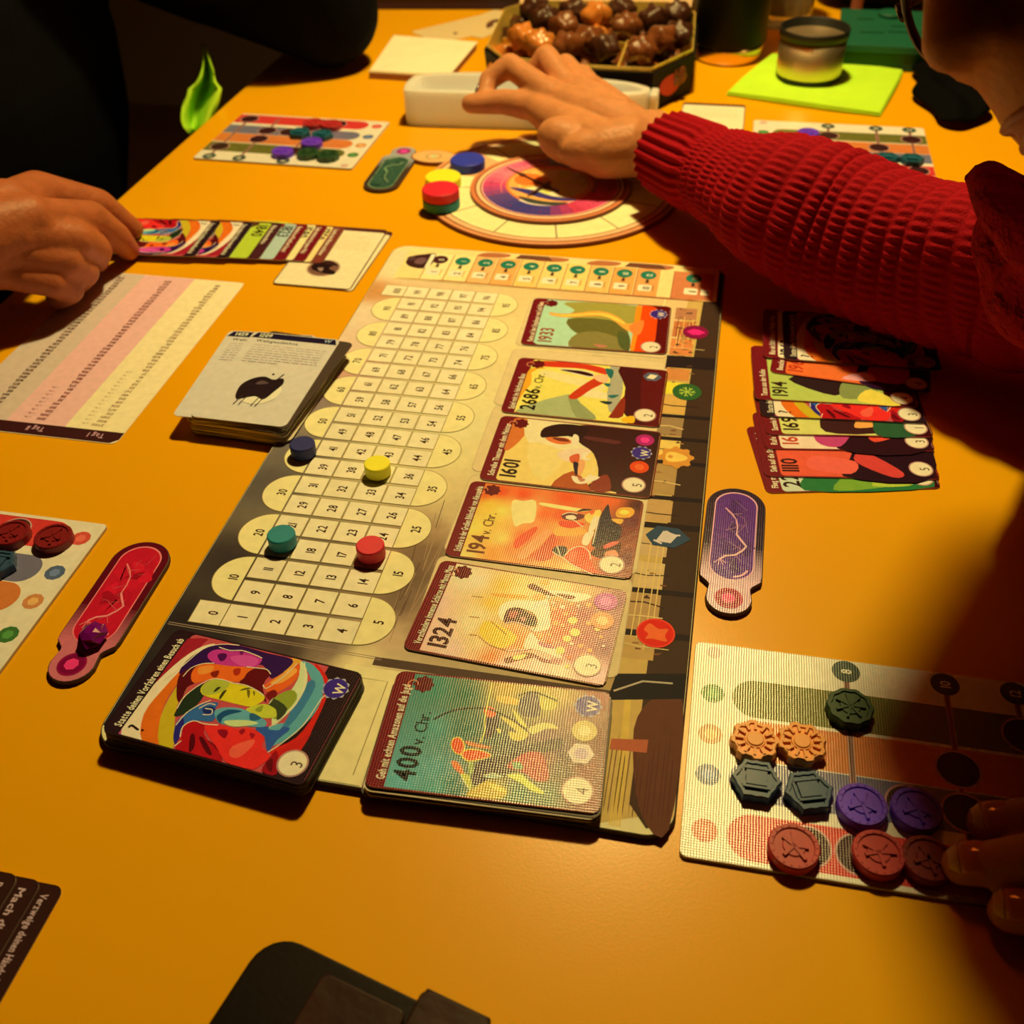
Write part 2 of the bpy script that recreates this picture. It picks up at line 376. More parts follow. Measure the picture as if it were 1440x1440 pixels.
num(0, XC[0], Y0); num(100, XC[0], row_y(19))
for j in range(20):
    for i in range(1, 5): num(5*j+i if j % 2 == 0 else 5*j+5-i, XC[i]-1, row_y(j))
for j in range(0, 20, 2): num(5*j+5, XC[5]-1, (row_y(j)+row_y(j+1))/2)
for j in range(1, 19, 2): num(5*j+5, XC[0], (row_y(j)+row_y(j+1))/2)
N.build('track_numerals', gb, 'board_print')
# scoring table along the far edge
H = Art(BZ+(A.k+2)*Art.STEP, Matrix.Identity(4))
H.mm([(12, 374), (224, 376), (224, 419), (12, 419)], pc(232, 190, 100))
H.mm([(222, 372), (225.2, 372), (225.2, 412), (222, 418)], pc(40, 24, 16))
hx = [36.5+15.6*i for i in range(10)]+[206.3]; hv = ('0', '1', '2', '3', '4', '5', '6', '8', '10', '12', '14', '16')
tone = ((236, 200, 112), (232, 196, 104), (226, 160, 80), (222, 150, 66), (230, 176, 78), (232, 184, 88), (230, 184, 84), (226, 166, 74), (222, 146, 60), (216, 140, 60), (198, 110, 54))
H.hold = True
for i, x in enumerate(hx):
    w0 = 7.4 if i < 10 else 13; K0 = 6; H.k = K0
    H.mm([(x-w0, 376.5), (x+w0, 376.5), (x+w0, 412), (x-w0, 412)], pc(*tone[i]))
    H.k = K0+1; H.mm([(x-w0-.25, 376.5), (x-w0+.25, 376.5), (x-w0+.25, 412), (x-w0-.25, 412)], pc(150, 70, 30))
    H.k = K0+2; H.disc(x, 404, 5.2, pc(70, 24, 18) if i == 0 else pc(30, 104, 66), 24, 5.6)
    H.k = K0+3; H.text(hv[i], x+.6, 404, 4.4, pc(210, 220, 170), 90, True, 'c')
    H.mm([(x-1.5, 393.5), (x+1.5, 393.5), (x+.5, 396), (x+1.6, 396), (x, 398.6), (x-1.6, 396), (x-.5, 396)], pc(52, 22, 14))
    H.mm(rrect(8.6, 8, 1.2, 3, x-1, 387), pc(246, 222, 150)); H.k = K0+4; H.text(str(i+1), x, 387, 5, pc(40, 20, 12), 90, True, 'c')
    H.mm([(x+4.2, 383), (x+4.7, 383), (x+4.7, 391), (x+4.2, 391)], pc(150, 90, 40))
H.hold = False; H.k += 1
H.mm(rrect(6, 8, 1, 3, 214.5, 387), pc(246, 222, 150)); H.text('+', 215.5, 387, 5, pc(40, 20, 12), 90, True, 'c')
H.mm([(x, y) for x, y in ((14, 398), (18, 392), (27, 390), (32, 396), (32.5, 404), (31, 412), (24, 410), (16, 406))], pc(58, 26, 18), 4)
H.disc(16.5, 403, 3, pc(84, 50, 40)); H.mm([(20, 397), (26, 396), (27, 404), (21, 404)], pc(110, 70, 56), 3); H.mm([(28.5, 391), (31.5, 391), (31.5, 411), (28.5, 411)], pc(240, 214, 160))
for i in range(16): H.band([(14+random.uniform(0, 200), 375.5), (14+random.uniform(0, 200), 376.6)], .6, pc(170, 90, 40))
for x in (60, 100, 135, 170): H.mm([(x, 412.5), (x+18, 413), (x+22, 418), (x+6, 418.6)], pc(176, 96, 46), 3)
H.k += 6
for x0, x1 in ((86, 112), (160, 188)): H.mm([(x0, 413), (x1, 413), (x1-4, 419), (x0+3, 419)], pc(110, 58, 30))
H.build('scoring_print', gb, 'board_print')
# five round emblems beside the card slots
def emblem(u, v, ro, col, inner, shape, icol=None):
    E_ = Art(BZ+(A.k+3)*Art.STEP, Matrix.Identity(4))
    x, y = E_.loc(u, v)
    if shape == 'hex': E_.mm([(x-10, y), (x-5, y+7), (x+5, y+6.5), (x+11, y), (x+4, y-7), (x-6, y-6.5)], col); E_.mm([(x-5, y-3.6), (x+2, y-4), (x+5, y+2), (x-2, y+4)], inner); E_.band([(x-1, y+4), (x+3, y+1.5), (x+6, y+2)], 1.1, inner); E_.band([(x-6, y-3), (x-2, y-5)], 1.1, inner)
    elif shape == 'gear':
        E_.mm([(x+(ro+(.9 if k % 4 < 2 else -.7))*math.cos(k*math.pi/16), y+(ro+(.9 if k % 4 < 2 else -.7))*math.sin(k*math.pi/16)) for k in range(32)], col); E_.mm([(x-5, y+3), (x-1, y+4), (x+5, y+1.5), (x+5, y-1.5), (x-1, y-4), (x-5, y-3)], inner, 3); E_.disc(x-3, y, 1.3, col)
    else:
        E_.disc(x, y, ro, icol or col); E_.disc(x, y, ro-.7, col)
        if shape == 'gem': E_.mm([(x-5.5, y), (x-1.5, y+3.4), (x+2, y+3), (x+6, y), (x+2, y-3), (x-1.5, y-3.4)], inner)
        if shape == 'leaf':
            for k in range(7): a = k*.9; E_.band([(x, y), (x+4.6*math.cos(a), y+4.6*math.sin(a))], .8, inner); E_.band([(x+2.4*math.cos(a), y+2.4*math.sin(a)), (x+4.4*math.cos(a+.4), y+4.4*math.sin(a+.4))], .6, inner)
        if shape == 'flame': E_.mm([(x-5, y+1), (x-3, y+5), (x+1, y+2.5), (x+5, y+3), (x+4, y-1), (x+5, y-4), (x-1, y-3.5), (x-4, y-4), (x-3, y-1)], inner, 4)
    E_.build('emblem', gb, 'board_print')
emblem(978, 467, 7.6, pc(128, 12, 48), pc(226, 32, 96), 'gem'); emblem(966, 551, 8.0, pc(44, 84, 30), pc(160, 170, 50), 'leaf')
emblem(951, 643, 8.2, pc(206, 128, 40), pc(246, 178, 66), 'gear'); emblem(938, 755, 8, pc(50, 64, 66), pc(206, 176, 140), 'hex'); emblem(922, 890, 8.2, pc(214, 30, 14), pc(246, 92, 34), 'flame', pc(230, 60, 30))
# ------------------------------------------------------------------ cards
CWD, CHT, CTH = 86.5, 54.5, 0.00034
mat('card_stock', (0.62, 0.56, 0.46), 0.5); mat('card_stock_dark', (0.05, 0.03, 0.03), 0.5); mat('answer_stock', (0.72, 0.66, 0.56), 0.55)
def slab(w, h, r, th, name, material):
    v, f = prism_vf([(x/1000, y/1000) for x, y in rrect(w, h, r, 5)], -th, 0)
    me = bpy.data.meshes.new(name); me.from_pydata(v, [], f); me.materials.append(MATS[material]); return me
BODY = {k: slab(CWD, CHT, 3.6, CTH, 'card_body', k) for k in ('card_stock', 'card_stock_dark', 'answer_stock')}
def plain_card(cx, cy, rz, z, label, group, stock='card_stock', name='playing_card'):
    o = bpy.data.objects.new(name, BODY[stock]); link(o); o.location = (cx, cy, z); o.rotation_euler = (0, 0, rz)
    return tag(o, label, 'card', group)
def card(cx, cy, rz, z, label, design, group=None, stock='card_stock', name='playing_card'):
    """one card: z is the height of its upper face"""
    t = thing(name, label, 'card', (cx, cy, z), rz, group)
    b = bpy.data.objects.new('card_body', BODY[stock]); link(b, t)
    a = Art(z, frame(cx, cy, rz)); design(a); a.build('printed_face', t, 'card_print')
    return t
MAROON = pc(112, 20, 20); CREAMINK = pc(240, 214, 180); BRN = pc(72, 26, 18)
def ground(a, field, edge=MAROON, strip=MAROON, right=None):
    a.mm(rrect(CWD, CHT, 3.6, 5), edge)
    a.mm(rrect(CWD-9.2, CHT-1.6, 2.2, 4, 3.9, 0), field)
    if right: a.mm([(26, -CHT/2+.8), (CWD/2-.8, -CHT/2+.8), (CWD/2-.8, CHT/2-.8), (28, CHT/2-.8)], right)
    a.mm([(-CWD/2+.7, -CHT/2+3), (-CWD/2+7.4, -CHT/2+1), (-CWD/2+7.4, CHT/2-1), (-CWD/2+.7, CHT/2-3)], strip)
def title(a, s, col=CREAMINK, y0=-23.5, size=3.7, x=-36.4, width=None): a.text(s, x, y0, size, col, 90, True, 'l', width)
def year(a, s, col, x=-25.4, y0=-23, size=9.4, small=None):
    a.text(s, x, y0, size, col, 90, True, 'l', sx=.8)
    if small: 
        w0 = text_vf(s)[2]*size*.8*1.25; a.text(small, x, y0+w0+2.2, size*.62, col, 90, False, 'l', sx=.8)
def value(a, x, y, s, r=5.3):
    a.disc(x, y, r+.7, pc(176, 120, 90)); a.disc(x, y, r, pc(250, 226, 190)); a.disc(x, y, r-.9, pc(238, 208, 170)); a.text(s, x+1.6, y, 5.4, pc(70, 36, 26), 90, False, 'c')
def wbadge(a, x, y, r=5.2):
    a.mm([(x+(r+.5*math.cos(k*math.pi/2))*math.cos(k*math.pi/20), y+(r+.5*math.cos(k*math.pi/2))*math.sin(k*math.pi/20)) for k in range(40)], pc(170, 150, 190)); a.disc(x, y, r-.4, pc(58, 34, 100))
    a.text('W', x+1.6, y, 4.6, pc(244, 226, 230), 90, True, 'c')
def badge(a, x, y, col, inner, r=4.8, n=28):
    a.disc(x, y, r, col, n); a.disc(x, y, r*.55, inner, 6)
def cog(a, x, y): a.disc(x, y, 3.6, pc(96, 16, 16)); [a.disc(x+3.4*math.cos(k*.8), y+3.4*math.sin(k*.8), .9, pc(96, 16, 16), 8) for k in range(8)]
FX0, FX1, FY = -CWD/2+7.5, CWD/2-.8, CHT/2-.8
def trace(a, crop, shapes, n=3):
    for pts, c in shapes:
        L = [a.loc(crop[0]+x*crop[2], crop[1]+y*crop[2]) for x, y in pts]
        a.mm([(min(max(x, FX0), FX1), min(max(y, -FY), FY)) for x, y in spline(L, n)], pc(*c))
def wash(a, crop, ctrl, power=2.6):
    a.grad(FX0, FX1, -FY, FY, [(*a.loc(crop[0]+x*crop[2], crop[1]+y*crop[2]), pc(*c)) for x, y, c in ctrl], power=power)
def lines(a, crop, ls, wd=.35, col=(244, 214, 170)):
    for l in ls: a.band(spline([a.loc(crop[0]+x*crop[2], crop[1]+y*crop[2]) for x, y in l], 4, False), wd, pc(*col))
def swirl(a, crop, n=5):                       # small gold ornament at the corner of the title strip
    x, y = -32.5, 22; cog(a, x+1.2, y-.3)
    a.band([(x-3+2*math.cos(t), y-1+2.2*math.sin(t)) for t in np.linspace(0, 5, 14)], .5, pc(214, 120, 70))
# ---- the row of cards lying on the board slots
K1 = (730, 400, .2014); K2 = (670, 580, .2222); K3 = (600, 670, .2639); K4 = (560, 780, .2917); K5 = (480, 920, .3472)
def d1933(a):
    ground(a, pc(176, 190, 128), right=pc(92, 12, 8))
    trace(a, K1, (([(175, 150), (340, 130), (420, 200), (340, 250), (400, 340), (345, 430), (100, 405)], (174, 196, 134)),
        ([(330, 125), (820, 150), (790, 300), (640, 260), (340, 230), (390, 180)], (160, 140, 50)), ([(340, 240), (640, 250), (760, 330), (740, 420), (560, 340), (400, 340)], (104, 92, 32)),
        ([(345, 430), (400, 345), (560, 330), (720, 390), (765, 465), (520, 455)], (134, 114, 48)), ([(520, 415), (620, 430), (560, 440)], (190, 110, 70)), ([(690, 330), (770, 360), (765, 465), (700, 430)], (84, 84, 34)),
        ([(215, 195), (330, 205), (560, 185), (690, 225), (760, 275), (850, 250), (860, 290), (780, 330), (720, 300), (640, 240), (540, 220), (330, 230), (230, 215)], (232, 150, 50)),
        ([(230, 203), (330, 212), (560, 198), (680, 232), (740, 280), (560, 212), (330, 224)], (244, 186, 60)),
        ([(830, 155), (960, 165), (925, 478), (780, 470), (800, 340)], (230, 66, 8)), ([(820, 155), (860, 158), (800, 470), (775, 470), (795, 330)], (238, 130, 20)), ([(770, 290), (870, 250), (850, 340), (800, 350)], (240, 120, 40))))
    swirl(a, K1); title(a, 'Reite auf dem Ungeheuer von Loch Ness', width=46); year(a, '1933', pc(150, 70, 40))
    wbadge(a, *a.loc(926, 442)); value(a, *a.loc(915, 488), '2')
def d2686(a):
    ground(a, pc(236, 200, 70), right=pc(84, 12, 10))
    trace(a, K1, (([(75, 590), (200, 590), (160, 700), (-20, 880), (-110, 880), (-20, 700)], (228, 150, 30)), ([(130, 590), (600, 610), (620, 830), (600, 940), (400, 800), (60, 880), (-60, 870), (80, 700)], (236, 202, 74)),
        ([(200, 600), (560, 690), (560, 740), (170, 640)], (246, 220, 110)), ([(420, 720), (620, 760), (610, 800), (400, 770)], (246, 222, 120)), ([(-40, 885), (340, 768), (430, 830), (540, 940), (300, 925)], (166, 162, 92)), ([(340, 768), (430, 830), (540, 940), (400, 930)], (144, 140, 76)),
        ([(345, 782), (450, 700), (545, 650), (600, 680), (500, 735), (400, 800)], (196, 52, 16)), ([(70, 535), (390, 545), (610, 590), (605, 630), (450, 590), (250, 578), (100, 565)], (206, 52, 20)),
        ([(275, 590), (420, 596), (520, 622), (505, 650), (380, 625)], (240, 210, 150)), ([(285, 595), (420, 602), (512, 626), (500, 642), (380, 617)], (58, 14, 10)), ([(515, 640), (610, 630), (620, 680), (560, 680)], (236, 170, 100)),
        ([(640, 560), (700, 570), (725, 720), (685, 850), (630, 890), (615, 760), (640, 650)], (168, 152, 104)), ([(600, 590), (660, 600), (640, 660)], (40, 96, 74)), ([(590, 690), (640, 695), (620, 716)], (40, 96, 74)), ([(620, 775), (700, 772), (650, 795)], (40, 96, 74)), ([(560, 815), (650, 820), (620, 840)], (40, 50, 40)),
        ([(705, 572), (1038, 600), (980, 980), (800, 955), (720, 870), (742, 720)], (70, 14, 12)), ([(870, 590), (1038, 602), (985, 978), (860, 965)], (92, 14, 12)), ([(640, 905), (735, 780), (725, 920), (630, 930)], (140, 40, 16)), ([(720, 935), (800, 918), (800, 968), (725, 958)], (238, 164, 20))))
    swirl(a, K1); title(a, 'Spiel mit im höchsten Bau', width=34); year(a, '2686', pc(40, 24, 12), small='v. Chr.')
    x, y = a.loc(917, 530); a.mm([(x-5.2, y), (x-2.6, y+4), (x+2.6, y+4), (x+5.4, y), (x+2.6, y-4), (x-2.6, y-4)], pc(84, 84, 84)); a.mm([(x-3, y-1.6), (x+1, y-2.4), (x+3, y+1.6), (x-1, y+2.4)], pc(230, 210, 190)); value(a, *a.loc(907, 584), '2')
def d1601(a):
    ground(a, pc(232, 186, 84), right=pc(70, 16, 14))
    trace(a, K2, (([(170, 200), (240, 40), (330, 50), (300, 150), (200, 240)], (206, 104, 36)), ([(330, 40), (640, 75), (720, 240), (520, 232), (330, 190)], (238, 206, 122)), ([(345, 190), (520, 232), (560, 300), (420, 430), (330, 330)], (238, 192, 96)),
        ([(640, 90), (760, 85), (1165, 130), (1130, 380), (1095, 530), (830, 495), (690, 480), (770, 400), (740, 260), (640, 180)], (56, 16, 12)), ([(690, 150), (900, 180), (880, 200), (700, 170)], (90, 34, 26)), ([(470, 470), (610, 370), (720, 480), (690, 495)], (172, 72, 22)), ([(740, 430), (830, 395), (845, 500), (720, 492)], (132, 44, 24)),
        ([(405, 150), (425, 100), (520, 74), (640, 80), (710, 105), (660, 170), (580, 150), (450, 160)], (44, 14, 10)), ([(440, 158), (560, 160), (605, 190), (540, 203), (470, 187)], (216, 104, 40)), ([(480, 160), (560, 165), (590, 185), (520, 180)], (110, 40, 20)), ([(615, 140), (648, 155), (640, 208), (600, 205)], (242, 216, 180)),
        ([(520, 250), (640, 228), (722, 240), (680, 290), (640, 300), (580, 312), (530, 290)], (236, 188, 128)), ([(590, 280), (650, 262), (645, 320), (600, 318)], (206, 84, 40)), ([(670, 260), (730, 245), (690, 280), (725, 300), (680, 300)], (248, 226, 190)), ([(612, 316), (652, 330), (630, 405)], (40, 20, 30)), ([(655, 300), (690, 320), (660, 400), (640, 380)], (226, 150, 80)),
        ([(605, 400), (690, 415), (765, 335), (720, 390), (782, 412), (690, 450), (625, 445)], (242, 200, 150)), ([(640, 410), (690, 425), (660, 440)], (190, 110, 70))))
    swirl(a, K2); title(a, 'Schreibe Theater mit dem Meister', width=44); year(a, '1601', pc(48, 22, 14))
    badge(a, *a.loc(907, 619), pc(170, 30, 80), pc(226, 50, 110)); wbadge(a, *a.loc(902, 637)); badge(a, *a.loc(899, 657), pc(216, 62, 14), pc(242, 90, 30)); value(a, *a.loc(891, 682), '5')
def d194(a):
    ground(a, pc(228, 112, 34), right=pc(98, 22, 30)); K = (690, 680, .1528)
    wash(a, K, [(-250, 700, (244, 206, 90)), (-150, 400, (242, 196, 70)), (0, 200, (240, 180, 50)), (0, 300, (238, 186, 60)), (100, 500, (240, 190, 70)), (100, 250, (240, 196, 70)), (-50, 100, (226, 90, 30)), (100, 80, (226, 70, 24)), (300, 100, (230, 70, 20)), (700, 130, (226, 70, 15)), (1100, 150, (226, 90, 30)), (300, 250, (242, 208, 100)), (500, 280, (230, 90, 20)), (300, 500, (228, 76, 20)), (420, 480, (236, 120, 50)), (650, 300, (226, 66, 18)), (750, 430, (236, 154, 60)), (600, 400, (236, 140, 50)), (600, 520, (216, 74, 30)), (400, 650, (216, 66, 18)), (200, 600, (236, 120, 40)), (30, 650, (238, 140, 40)), (500, 740, (228, 136, 46)), (750, 790, (242, 184, 86)), (850, 660, (226, 60, 25)), (1150, 450, (100, 22, 28)), (1300, 350, (96, 20, 30)), (1250, 700, (96, 18, 34)), (1350, 200, (70, 14, 16)), (1150, 760, (120, 24, 30)), (1000, 830, (180, 60, 40))])
    trace(a, K, (([(195, 165), (300, 160), (415, 162), (400, 345), (300, 365), (215, 385)], (242, 212, 106)), ([(465, 175), (640, 200), (900, 245), (780, 255), (480, 205)], (246, 204, 100)), ([(250, 660), (480, 440), (560, 455), (330, 682)], (242, 134, 62)), ([(225, 520), (400, 400), (420, 440), (240, 600)], (226, 62, 14)), ([(400, 690), (560, 470), (600, 520), (560, 690)], (206, 60, 22)), ([(610, 400), (860, 420), (850, 470), (600, 480)], (238, 150, 50)),
        ([(650, 290), (720, 268), (850, 285), (862, 312), (780, 340), (680, 330)], (96, 18, 26)), ([(690, 300), (760, 292), (790, 322), (720, 332)], (242, 196, 156)), ([(640, 345), (780, 350), (870, 372), (750, 412), (640, 390)], (222, 60, 26)), ([(790, 260), (850, 232), (940, 242), (830, 256)], (40, 18, 20)), ([(870, 290), (1000, 240), (1012, 290), (950, 372), (880, 345)], (240, 186, 70)), ([(900, 250), (960, 255), (930, 290)], (220, 90, 40)), ([(940, 320), (985, 310), (960, 420), (900, 440)], (246, 224, 170)),
        ([(1080, 190), (1100, 280), (1130, 350), (1200, 400), (1190, 500), (1100, 545), (1020, 590), (930, 570), (960, 440), (1010, 300)], (38, 28, 34)), ([(870, 460), (950, 440), (930, 500), (890, 570), (840, 550)], (246, 218, 150)), ([(930, 620), (1060, 545), (1190, 532), (1180, 640), (1050, 690), (940, 665)], (70, 20, 20)), ([(1040, 575), (1120, 535), (1185, 545), (1060, 600)], (224, 90, 66)), ([(1060, 630), (1150, 615), (1170, 680), (1060, 690)], (228, 130, 80)),
        ([(680, 665), (740, 605), (830, 580), (900, 620), (922, 700), (965, 790), (1000, 830), (900, 830), (760, 750)], (226, 62, 28)), ([(720, 640), (800, 610), (780, 700), (730, 720)], (236, 90, 50)), ([(565, 620), (612, 575), (705, 590), (670, 672)], (36, 18, 22)), ([(1150, 270), (1190, 225), (1290, 222), (1325, 262), (1280, 312), (1170, 312)], (226, 150, 40)), ([(1180, 265), (1230, 240), (1280, 265), (1230, 290)], (246, 200, 60)), ([(1110, 330), (1220, 330), (1190, 375)], (228, 160, 50))))
    lines(a, K, ([(570, 630), (670, 690), (760, 752), (940, 838)], [(610, 575), (640, 660)], [(680, 665), (740, 605), (830, 580), (900, 620), (922, 700)], [(1000, 300), (940, 560)], [(655, 290), (720, 268), (800, 280)], [(690, 320), (760, 335), (850, 400)]), .5)
    swirl(a, K3); title(a, 'Stöbere in der Großen Bibliothek von Alexandria', width=47); year(a, '194', pc(110, 50, 20), small='v. Chr.')
    value(a, *a.loc(860, 794), '2')
def d1324(a):
    ground(a, pc(228, 168, 108), right=pc(152, 54, 46)); K = (660, 800, .1597)
    wash(a, K, [(-450, 600, (234, 176, 130)), (-300, 300, (232, 176, 134)), (-150, 700, (234, 180, 140)), (-200, 500, (232, 178, 130)), (-60, 60, (226, 206, 130)), (50, 100, (236, 218, 136)), (0, 500, (234, 196, 120)), (50, 400, (232, 196, 116)), (200, 300, (236, 168, 32)), (300, 150, (234, 168, 44)), (450, 200, (238, 186, 90)), (150, 560, (242, 168, 22)), (350, 600, (232, 124, 32)), (450, 650, (226, 120, 40)), (50, 650, (236, 184, 104)), (200, 770, (224, 112, 32)), (330, 850, (236, 174, 136)), (600, 850, (236, 182, 154)), (800, 900, (236, 190, 160)), (800, 150, (236, 184, 96)), (1000, 170, (216, 146, 80)), (800, 400, (216, 82, 42)), (800, 550, (214, 84, 44)), (1000, 400, (160, 50, 60)), (1000, 600, (164, 60, 60)), (1200, 700, (122, 42, 60)), (1300, 300, (122, 30, 60)), (900, 750, (190, 90, 80)), (1150, 950, (220, 160, 150)), (1250, 520, (140, 60, 60))])
    trace(a, K, (([(270, 250), (190, 215), (500, 235), (480, 260)], (228, 140, 30)), ([(100, 500), (190, 460), (420, 600), (280, 700), (110, 600)], (244, 176, 30)), ([(255, 400), (290, 310), (420, 275), (600, 285), (690, 265), (715, 500), (640, 545), (545, 545), (590, 460), (560, 390), (430, 340), (330, 360), (300, 455)], (242, 218, 178)), ([(560, 310), (690, 300), (700, 480), (640, 500), (640, 400)], (222, 190, 150)), ([(600, 320), (660, 330), (680, 460), (650, 440)], (244, 226, 190)),
        ([(305, 425), (340, 355), (430, 342), (520, 385), (592, 430), (600, 490), (570, 508), (480, 490), (400, 470), (312, 478)], (88, 28, 28)), ([(360, 375), (430, 380), (400, 430), (350, 420)], (176, 70, 56)), ([(450, 420), (510, 440), (470, 460)], (206, 110, 90)), ([(500, 440), (570, 450), (580, 495), (510, 485)], (58, 20, 20)),
        ([(480, 665), (540, 560), (620, 640), (740, 690), (815, 790), (620, 720), (500, 700)], (240, 196, 146)), ([(600, 640), (700, 660), (760, 700), (650, 690)], (190, 90, 90)), ([(510, 150), (560, 128), (630, 165), (700, 200), (890, 222), (900, 244), (700, 236), (620, 205), (540, 180)], (110, 34, 24)), ([(690, 190), (900, 205), (1080, 238), (950, 292), (800, 250)], (240, 202, 160)), ([(760, 215), (930, 240), (900, 270), (820, 250)], (120, 40, 30)), ([(620, 110), (700, 100), (690, 140), (640, 140)], (240, 150, 50)), ([(560, 240), (640, 220), (680, 260), (600, 280)], (240, 150, 60)),
        ([(310, 790), (380, 770), (520, 738), (610, 775), (480, 795), (330, 832)], (128, 54, 36)), ([(385, 770), (500, 750), (470, 790), (400, 800)], (236, 196, 80)), ([(560, 760), (640, 780), (760, 830), (640, 820)], (150, 70, 60)), ([(720, 790), (820, 800), (800, 840), (730, 830)], (196, 110, 90))))
    for x, y, r, c in ((740, 350, 26, 1), (820, 335, 22, 2), (900, 310, 18, 1), (690, 245, 18, 2), (740, 300, 14, 2), (910, 455, 38, 0), (930, 560, 42, 0), (860, 615, 34, 0), (800, 720, 36, 0), (620, 590, 30, 1), (705, 580, 20, 1), (1050, 320, 24, 1), (1050, 480, 24, 1), (1130, 530, 24, 0), (980, 680, 22, 1), (850, 400, 22, 1), (780, 270, 26, 1), (1060, 720, 22, 1), (900, 660, 16, 2), (760, 480, 26, 1), (820, 500, 20, 1), (700, 640, 22, 3), (960, 330, 12, 2), (1160, 600, 16, 1), (1000, 760, 18, 1), (880, 780, 20, 3), (930, 400, 16, 3), (1180, 680, 12, 2), (860, 860, 18, 0)):
        q = a.loc(K[0]+x*K[2], K[1]+y*K[2]); a.disc(q[0], q[1], r*K[2]/2.95, (pc(246, 190, 80), pc(238, 140, 66), pc(240, 190, 150), pc(226, 90, 50))[c], 14)
    lines(a, K, ([(720, 280), (715, 420), (720, 540)], [(430, 340), (560, 390), (600, 470), (560, 545)], [(20, 240), (120, 250)], [(0, 420), (90, 430)], [(190, 460), (330, 580)], [(80, 590), (180, 670), (330, 720)], [(0, 580), (70, 585)]), .35, (190, 120, 50))
    lines(a, K, ([(315, 480), (400, 470), (490, 500), (560, 550)], [(330, 725), (480, 715), (560, 700)]), .5, (240, 170, 130))
    swirl(a, K4); title(a, 'Verschleudere immense Schätze mit Mansa Musa', width=48); year(a, '1324', pc(66, 26, 20))
    badge(a, *a.loc(852, 846), pc(176, 40, 110), pc(214, 90, 150), 5.2); badge(a, *a.loc(847, 873), pc(220, 120, 60), pc(240, 170, 90), 5); value(a, *a.loc(826, 936), '3')
def d400(a):
    ground(a, pc(58, 116, 80), right=pc(144, 64, 54)); K = (600, 950, .1875)
    wash(a, K, [(-400, 600, (90, 150, 124)), (-200, 100, (80, 130, 100)), (-200, 800, (96, 160, 130)), (50, 100, (60, 125, 85)), (50, 400, (75, 140, 105)), (50, 700, (90, 150, 120)), (50, 850, (80, 150, 115)), (200, 850, (60, 110, 80)), (300, 150, (45, 100, 60)), (300, 400, (44, 98, 64)), (600, 100, (196, 144, 44)), (850, 90, (196, 156, 56)), (1000, 150, (190, 150, 70)), (750, 200, (120, 110, 50)), (880, 200, (170, 150, 54)), (500, 450, (56, 76, 52)), (650, 550, (60, 60, 50)), (900, 450, (120, 80, 70)), (1100, 300, (150, 96, 74)), (1200, 700, (134, 60, 50)), (1000, 700, (100, 84, 60)), (850, 650, (150, 60, 45)), (500, 700, (70, 50, 40)), (450, 850, (190, 150, 40)), (700, 900, (70, 110, 70)), (900, 900, (92, 112, 70)), (1200, 950, (140, 60, 50)), (1350, 500, (112, 30, 26)), (1300, 150, (150, 60, 50)), (1000, 560, (90, 60, 60))])
    trace(a, K, (([(530, 150), (620, 158), (705, 190), (680, 222), (540, 196)], (226, 164, 54)), ([(820, 120), (850, 300), (700, 290), (700, 180)], (86, 70, 60)), ([(860, 150), (980, 170), (960, 250), (860, 250)], (196, 170, 60)), ([(440, 320), (540, 300), (520, 420), (440, 470)], (60, 40, 40)), ([(430, 240), (480, 232), (522, 270), (500, 312), (440, 300)], (232, 92, 46)), ([(550, 310), (640, 340), (720, 400), (765, 440), (720, 485), (640, 480), (615, 420), (680, 425)], (214, 174, 60)), ([(640, 250), (700, 310), (755, 390), (700, 365)], (220, 186, 64)), ([(760, 400), (850, 358), (940, 360), (985, 402), (900, 398), (800, 440)], (208, 180, 84)), ([(520, 400), (555, 405), (550, 440)], (230, 190, 70)),
        ([(400, 640), (600, 600), (760, 520), (1000, 470), (1010, 540), (800, 600), (700, 700), (500, 760), (360, 825), (340, 740)], (60, 42, 40)), ([(740, 580), (850, 578), (900, 680), (912, 782), (820, 790), (720, 720), (600, 690), (640, 640)], (178, 54, 44)), ([(640, 650), (700, 655), (725, 700), (660, 700)], (110, 140, 80)), ([(180, 525), (198, 470), (255, 465), (290, 530), (262, 592), (212, 582)], (226, 190, 60)), ([(186, 525), (204, 477), (250, 472), (280, 530), (258, 585), (216, 575)], (230, 72, 22)), ([(255, 596), (300, 550), (400, 556), (492, 600), (400, 634), (308, 646)], (226, 190, 60)), ([(266, 594), (305, 560), (400, 564), (480, 600), (400, 626), (312, 636)], (234, 74, 24)), ([(288, 490), (340, 498), (490, 542), (400, 545), (310, 524)], (210, 110, 50)),
        ([(188, 640), (240, 655), (285, 742), (250, 734), (200, 690)], (232, 112, 50)), ([(250, 740), (320, 750), (335, 856), (290, 805)], (196, 186, 60)), ([(315, 650), (350, 650), (350, 720), (320, 740)], (150, 160, 70)), ([(430, 745), (560, 745), (540, 770), (440, 765)], (150, 160, 110)), ([(600, 750), (700, 738), (765, 790), (885, 882), (800, 872), (700, 802)], (214, 204, 60)), ([(300, 885), (450, 800), (600, 850), (560, 922), (350, 922)], (200, 154, 42)), ([(450, 800), (560, 840), (600, 880), (520, 860)], (226, 184, 50))))
    lines(a, K, ([(50, 330), (150, 280), (260, 250), (430, 245), (540, 280), (640, 330), (740, 400)], [(690, 150), (760, 128), (830, 130), (980, 190)]), .7, (44, 34, 26)); lines(a, K, ([(490, 60), (440, 300), (435, 420), (400, 505)],), .6, (216, 190, 70)); lines(a, K, ([(250, 740), (290, 810), (325, 860)], [(430, 750), (500, 735), (560, 765)]), .4, (220, 220, 120))
    swirl(a, K5); title(a, 'Geh mit echten Amazonen auf die Jagd', width=44); year(a, '400', pc(20, 28, 22), small='v. Chr.')
